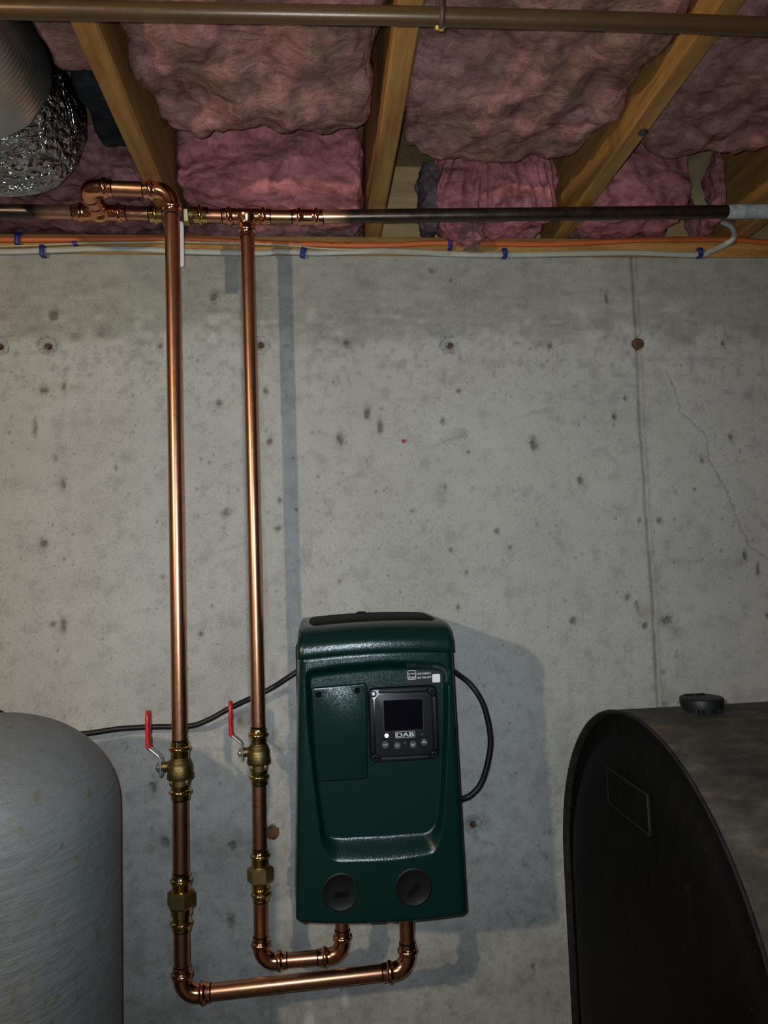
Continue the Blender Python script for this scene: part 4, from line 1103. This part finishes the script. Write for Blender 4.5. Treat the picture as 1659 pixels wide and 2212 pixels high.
prism('screen', rrect(0.1074, 0.1776, 1.1588, 1.2126, 0.0006, 2), ys - .0005, ys + .0005, 'screen_glass', frame)
yt = ys - 0.0003
# brand plate: outlined box with wide letters
lx0, lx1, lz0, lz1 = 0.1268, 0.1622, 1.1456, 1.1566
for q in ((lx0, lx1, lz1 - .0006, lz1), (lx0, lx1, lz0, lz0 + .0006), (lx0, lx0 + .0006, lz0, lz1), (lx1 - .0006, lx1, lz0, lz1)):
    prism('logo_border', [(q[0], q[2]), (q[1], q[2]), (q[1], q[3]), (q[0], q[3])], yt, yt + .0004, 'print_silver', frame)
text('logo_letters', 'DAB', (lx0 + lx1) / 2, (lz0 + lz1) / 2, 0.0312, 0.0068, yt, 'print_silver', frame)
for k_ in range(3):   # thicken the strokes of the wide lettering
    text('logo_letters', 'DAB', (lx0 + lx1) / 2 + (k_ - 1) * .00035, (lz0 + lz1) / 2, 0.0312, 0.0070, yt - .00005 * (k_ + 1), 'print_silver', frame)
lathe('status_light', (0.1112, ys + .0005, 1.1510), (0, -1, 0), [(0, .0034), (.0012, .0034), (.0018, .0026), (.0020, .0006)], 'led_white', frame, 18)
for x, z in ((0.1750, 1.1499), (0.1438, 1.1371)):
    prism('indicator_dot', disc(x, z, .0018, 16), yt, yt + .0006, 'button_grey', frame)
for nm, x, z in (('MODE', 0.1083, 1.1355), ('SET', 0.1296, 1.1331), ('v', 0.1577, 1.1331), ('^', 0.1780, 1.1361)):
    prism('button_ring', [(x + .0072 * math.cos(a), z + .0072 * math.sin(a)) for a in np.linspace(0, 2 * PI, 28, endpoint=False)], yt, yt + .0004, 'black_plastic', frame)
    b = prism('button', disc(x, z, .0060, 24), yt - .0004, yt + .0004, 'button_grey', frame)
    yb_ = yt - .0007
    if nm in ('MODE', 'SET'):
        text('button_print', nm, x, z, .0078 if nm == 'MODE' else .0056, .0020, yb_, 'print_white', b)
    else:
        s = 1 if nm == 'v' else -1
        c_ = [(-.0032, .0014), (0, -.0016), (.0032, .0014), (.0032, .0002), (0, -.0029), (-.0032, .0002)]
        pl = [(x + a, z + s * (q + .0006)) for a, q in c_]
        prism('button_print', pl if s > 0 else pl[::-1], yb_, yb_ + .0003, 'print_white', b)
# sticker with the app notice (code square left blank)
lab = prism('app_sticker', rpoly([(0.1470, 1.2368), (0.2175, 1.2368), (0.2185, 1.2560), (0.2130, 1.2600), (0.1478, 1.2638)], .002, 3), YREC - .0005, YREC + .001, 'label_black', pump)
yl = YREC - .0007
bx = (0.1535, 0.1690, 1.2455, 1.2620)
outer = rrect(*bx, .0028, 5); inner = rrect(bx[0] + .0008, bx[1] - .0008, bx[2] + .0008, bx[3] - .0008, .0022, 5)
no = len(outer)
pyd('app_icon_outline', [(x, yl, z) for x, z in outer] + [(x, yl, z) for x, z in inner], [(i, (i + 1) % no, no + (i + 1) % no, no + i) for i in range(no)], 'print_white', lab, False)
text('sticker_print', 'DAB', 0.16125, 1.2562, 0.0125, 0.0026, yl, 'print_silver', lab)
text('sticker_print', 'live!', 0.1614, 1.2498, 0.0135, 0.0060, yl, 'print_white', lab, 0.25)
text('sticker_print', 'SAVE ENERGY,', 0.1838, 1.2552, 0.0262, 0.0042, yl, 'print_white', lab)
text('sticker_print', 'USE THE APP!', 0.1838, 1.2484, 0.0258, 0.0040, yl, 'print_white', lab)
prism('sticker_square', rrect(0.1985, 0.2130, 1.2385, 1.2535, .0025), yl, yl + .0004, 'print_white', lab)
# round plugs
for x, z, rot in ((0.0217, 0.8931, 0.0), (0.1483, 0.8925, math.radians(48))):
    p_ = lathe('round_plug', (x, YF + bowf(x) + .004, z), (0, -1, 0), [(0, .0325), (.0044, .0325), (.0052, .0312), (.0054, .0300), (.0046, .0290), (.0048, .010), (.0048, .001)], 'black_plastic', pump, 40)
    dx, dz = math.cos(rot), math.sin(rot)
    def sl(l, w): return [(x + a * dx - b * dz, z - .004 + a * dz + b * dx) for a, b in ((-l, -w), (l, -w), (l, w), (-l, w))]
    yq = YF + bowf(x) + .004 - .0048
    prism('plug_slot', rpoly(sl(.0135, .0042), .0015, 3), yq - .0004, yq + .001, 'matt_black', p_)
    prism('slot_lip', rpoly(sl(.0125, .0008)[:2] + sl(.0125, .0008)[2:], .0003, 2), yq - .0006, yq + .001, 'black_plastic', p_)

# ------------------------------------------------------------------ power cord
cpts = [(0.240, -0.17, 0.9690), (0.262, -0.155, 0.9680), (0.2856, -0.15, 0.9702), (0.3014, -0.15, 0.9776), (0.3218, -0.15, 0.9997), (0.3385, -0.15, 1.0456), (0.3446, -0.15, 1.0923), (0.3337, -0.15, 1.1544), (0.311, -0.145, 1.1960), (0.286, -0.12, 1.2190), (0.262, -0.06, 1.236), (0.22, -0.036, 1.262), (0.12, -0.030, 1.272), (0.0, -0.034, 1.258), (-0.0624, -0.05, 1.2245), (-0.1171, -0.05, 1.1933), (-0.1969, -0.05, 1.1598), (-0.2463, -0.05, 1.1359), (-0.2855, -0.05, 1.1250), (-0.3532, -0.05, 1.127), (-0.43, -0.05, 1.1272), (-0.5061, -0.05, 1.1207), (-0.58, -0.05, 1.125), (-0.66, -0.05, 1.165), (-0.70, -0.05, 1.170), (-0.80, -0.05, 1.10), (-0.9, -0.05, 0.9), (-0.95, -0.05, 0.5), (-0.96, -0.06, 0.008)]
o = sweep('power_cord', catmull(cpts, 10), 0.0058, 'rubber_cord', None, 14)
tag(o, 'black power cord looping right of the pump and running left to the grey tank', 'cord')

# ------------------------------------------------------------------ grey pressure tank
TX, TY, TR = -0.545, -0.41, 0.2045
r = thing('pressure_tank', 'tall grey fibreglass pressure tank with domed top at lower left', 'tank', (TX, TY, 0))
prof = [(0.02, TR * .9), (0.05, TR)]
prof += [(z, TR) for z in np.linspace(0.10, 1.05, 24)]
for a in np.linspace(4, 88, 22):
    prof.append((1.065 + 0.167 * math.sin(math.radians(a)), TR * math.cos(math.radians(a)) ** 0.98))
lathe('tank_body', (TX, TY, 0), (0, 0, 1), prof, 'grey_tank', r, 96)
lathe('tank_foot', (TX, TY, 0), (0, 0, 1), [(0, TR * .86), (0.03, TR * .86), (0.04, TR * .8)], 'black_plastic', r, 48)

# ------------------------------------------------------------------ black oil tank
OX, OY, ORR, OT, OH = 0.457, -0.588, 0.343, 1.2176, 1.118
OL = 1.50
r = thing('oil_tank', 'large black steel oil tank lying along the wall at lower right', 'tank', (OX + OL / 2, OY, 0))
def obround(R_, n=40, top=OT, h=OH, shrink=0.0):
    pts = []
    zt_ = top - ORR; zb_ = top - h + ORR
    for i in range(n + 1):
        a = PI * i / n; pts.append((OY - R_ * math.cos(a), zt_ + R_ * math.sin(a)))
    for i in range(n + 1):
        a = PI * i / n; pts.append((OY + R_ * math.cos(a), zb_ - R_ * math.sin(a)))
    return pts
def loft(name, sections, mat, parent, capA=True, capB=True, ang=40):
    verts = []; faces = []; n = len(sections[0][1])
    for x, pts in sections: verts += [(x, y, z) for y, z in pts]
    for i in range(len(sections) - 1):
        for k in range(n):
            k2 = (k + 1) % n
            faces.append((i * n + k, i * n + k2, (i + 1) * n + k2, (i + 1) * n + k))
    if capA: faces.append(tuple(range(n)))
    if capB: faces.append(tuple(range(len(sections) * n - 1, (len(sections) - 1) * n - 1, -1)))
    o = pyd(name, verts, faces, mat, parent, True)
    bm = bmesh.new(); bm.from_mesh(o.data); bmesh.ops.recalc_face_normals(bm, faces=bm.faces); bm.to_mesh(o.data); bm.free()
    return autosmooth(o, ang)
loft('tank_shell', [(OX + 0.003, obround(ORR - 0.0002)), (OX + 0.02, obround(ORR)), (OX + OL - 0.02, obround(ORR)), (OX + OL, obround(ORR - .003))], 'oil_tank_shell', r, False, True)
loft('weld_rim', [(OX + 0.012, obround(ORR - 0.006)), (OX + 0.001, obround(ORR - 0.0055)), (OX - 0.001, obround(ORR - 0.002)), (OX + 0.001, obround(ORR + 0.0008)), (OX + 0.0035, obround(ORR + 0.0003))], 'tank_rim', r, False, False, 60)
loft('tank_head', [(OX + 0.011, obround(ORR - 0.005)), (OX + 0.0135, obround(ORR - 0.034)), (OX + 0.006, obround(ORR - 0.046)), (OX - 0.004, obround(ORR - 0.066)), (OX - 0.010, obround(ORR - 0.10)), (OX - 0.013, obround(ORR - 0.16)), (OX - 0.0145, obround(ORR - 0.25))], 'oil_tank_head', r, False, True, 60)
# riveted name plate frame on the head
xp = OX - 0.0155
np_ = [(-0.530, 1.125), (-0.670, 1.125), (-0.670, 1.071), (-0.530, 1.071)]
for a, b in zip(np_, np_[1:] + np_[:1]):
    sweep('plate_edge', [(xp, a[0], a[1]), (xp, (a[0] + b[0]) / 2, (a[1] + b[1]) / 2), (xp, b[0], b[1])], 0.0016, 'tank_rim', r, 8)
box('name_plate', xp - 0.0006, xp + 0.004, -0.670, -0.530, 1.071, 1.125, 'oil_tank_head', r)
for sx in (0.25, OL - 0.25):
    for sy in (-0.24, 0.24):
        lathe('leg', (OX + sx, OY + sy, 0.0), (0, 0, 1), [(0, .03), (.004, .03), (.005, .018), (0.22, .018)], 'tank_rim', r, 16)
# fill cap on top of the tank
cx_, cy_ = 0.5715, -0.590
r2 = thing('filler_cap', 'round black plastic cap on top of the black oil tank', 'cap', (cx_, cy_, OT))
lathe('cap_disc', (cx_, cy_, OT + 0.0060), (0, 0, 1), [(0, .0295), (.0005, .0306), (.0120, .0315), (.0138, .0306), (.0142, .0292), (.0140, .010), (.0140, .001)], 'black_plastic', r2, 40)
lathe('cap_neck', (cx_, cy_, OT - 0.004), (0, 0, 1), [(0, .026), (.013, .026)], 'black_plastic', r2, 28)
for a in (-2.1, -1.0, 0.9, 2.2):
    x_, y_ = cx_ + .026 * math.cos(a), cy_ + .026 * math.sin(a)
    box('cap_foot', x_ - .0045, x_ + .0045, y_ - .004, y_ + .004, OT - 0.002, OT + 0.009, 'black_plastic', r2, 0.0008)
for a in (2.0, 1.15):
    x_, y_ = cx_ + .022 * math.cos(a), cy_ + .022 * math.sin(a)
    box('cap_lug', x_ - .007, x_ + .007, y_ - .003, y_ + .003, OT + 0.0195, OT + 0.0217, 'black_gloss', r2, 0.0008)
lathe('seal_tab', (cx_ + .031, cy_ + .010, OT + 0.006), (0, 0, 1), [(0, .006), (.006, .006), (.008, .003)], 'yellow_brass', r2, 10)
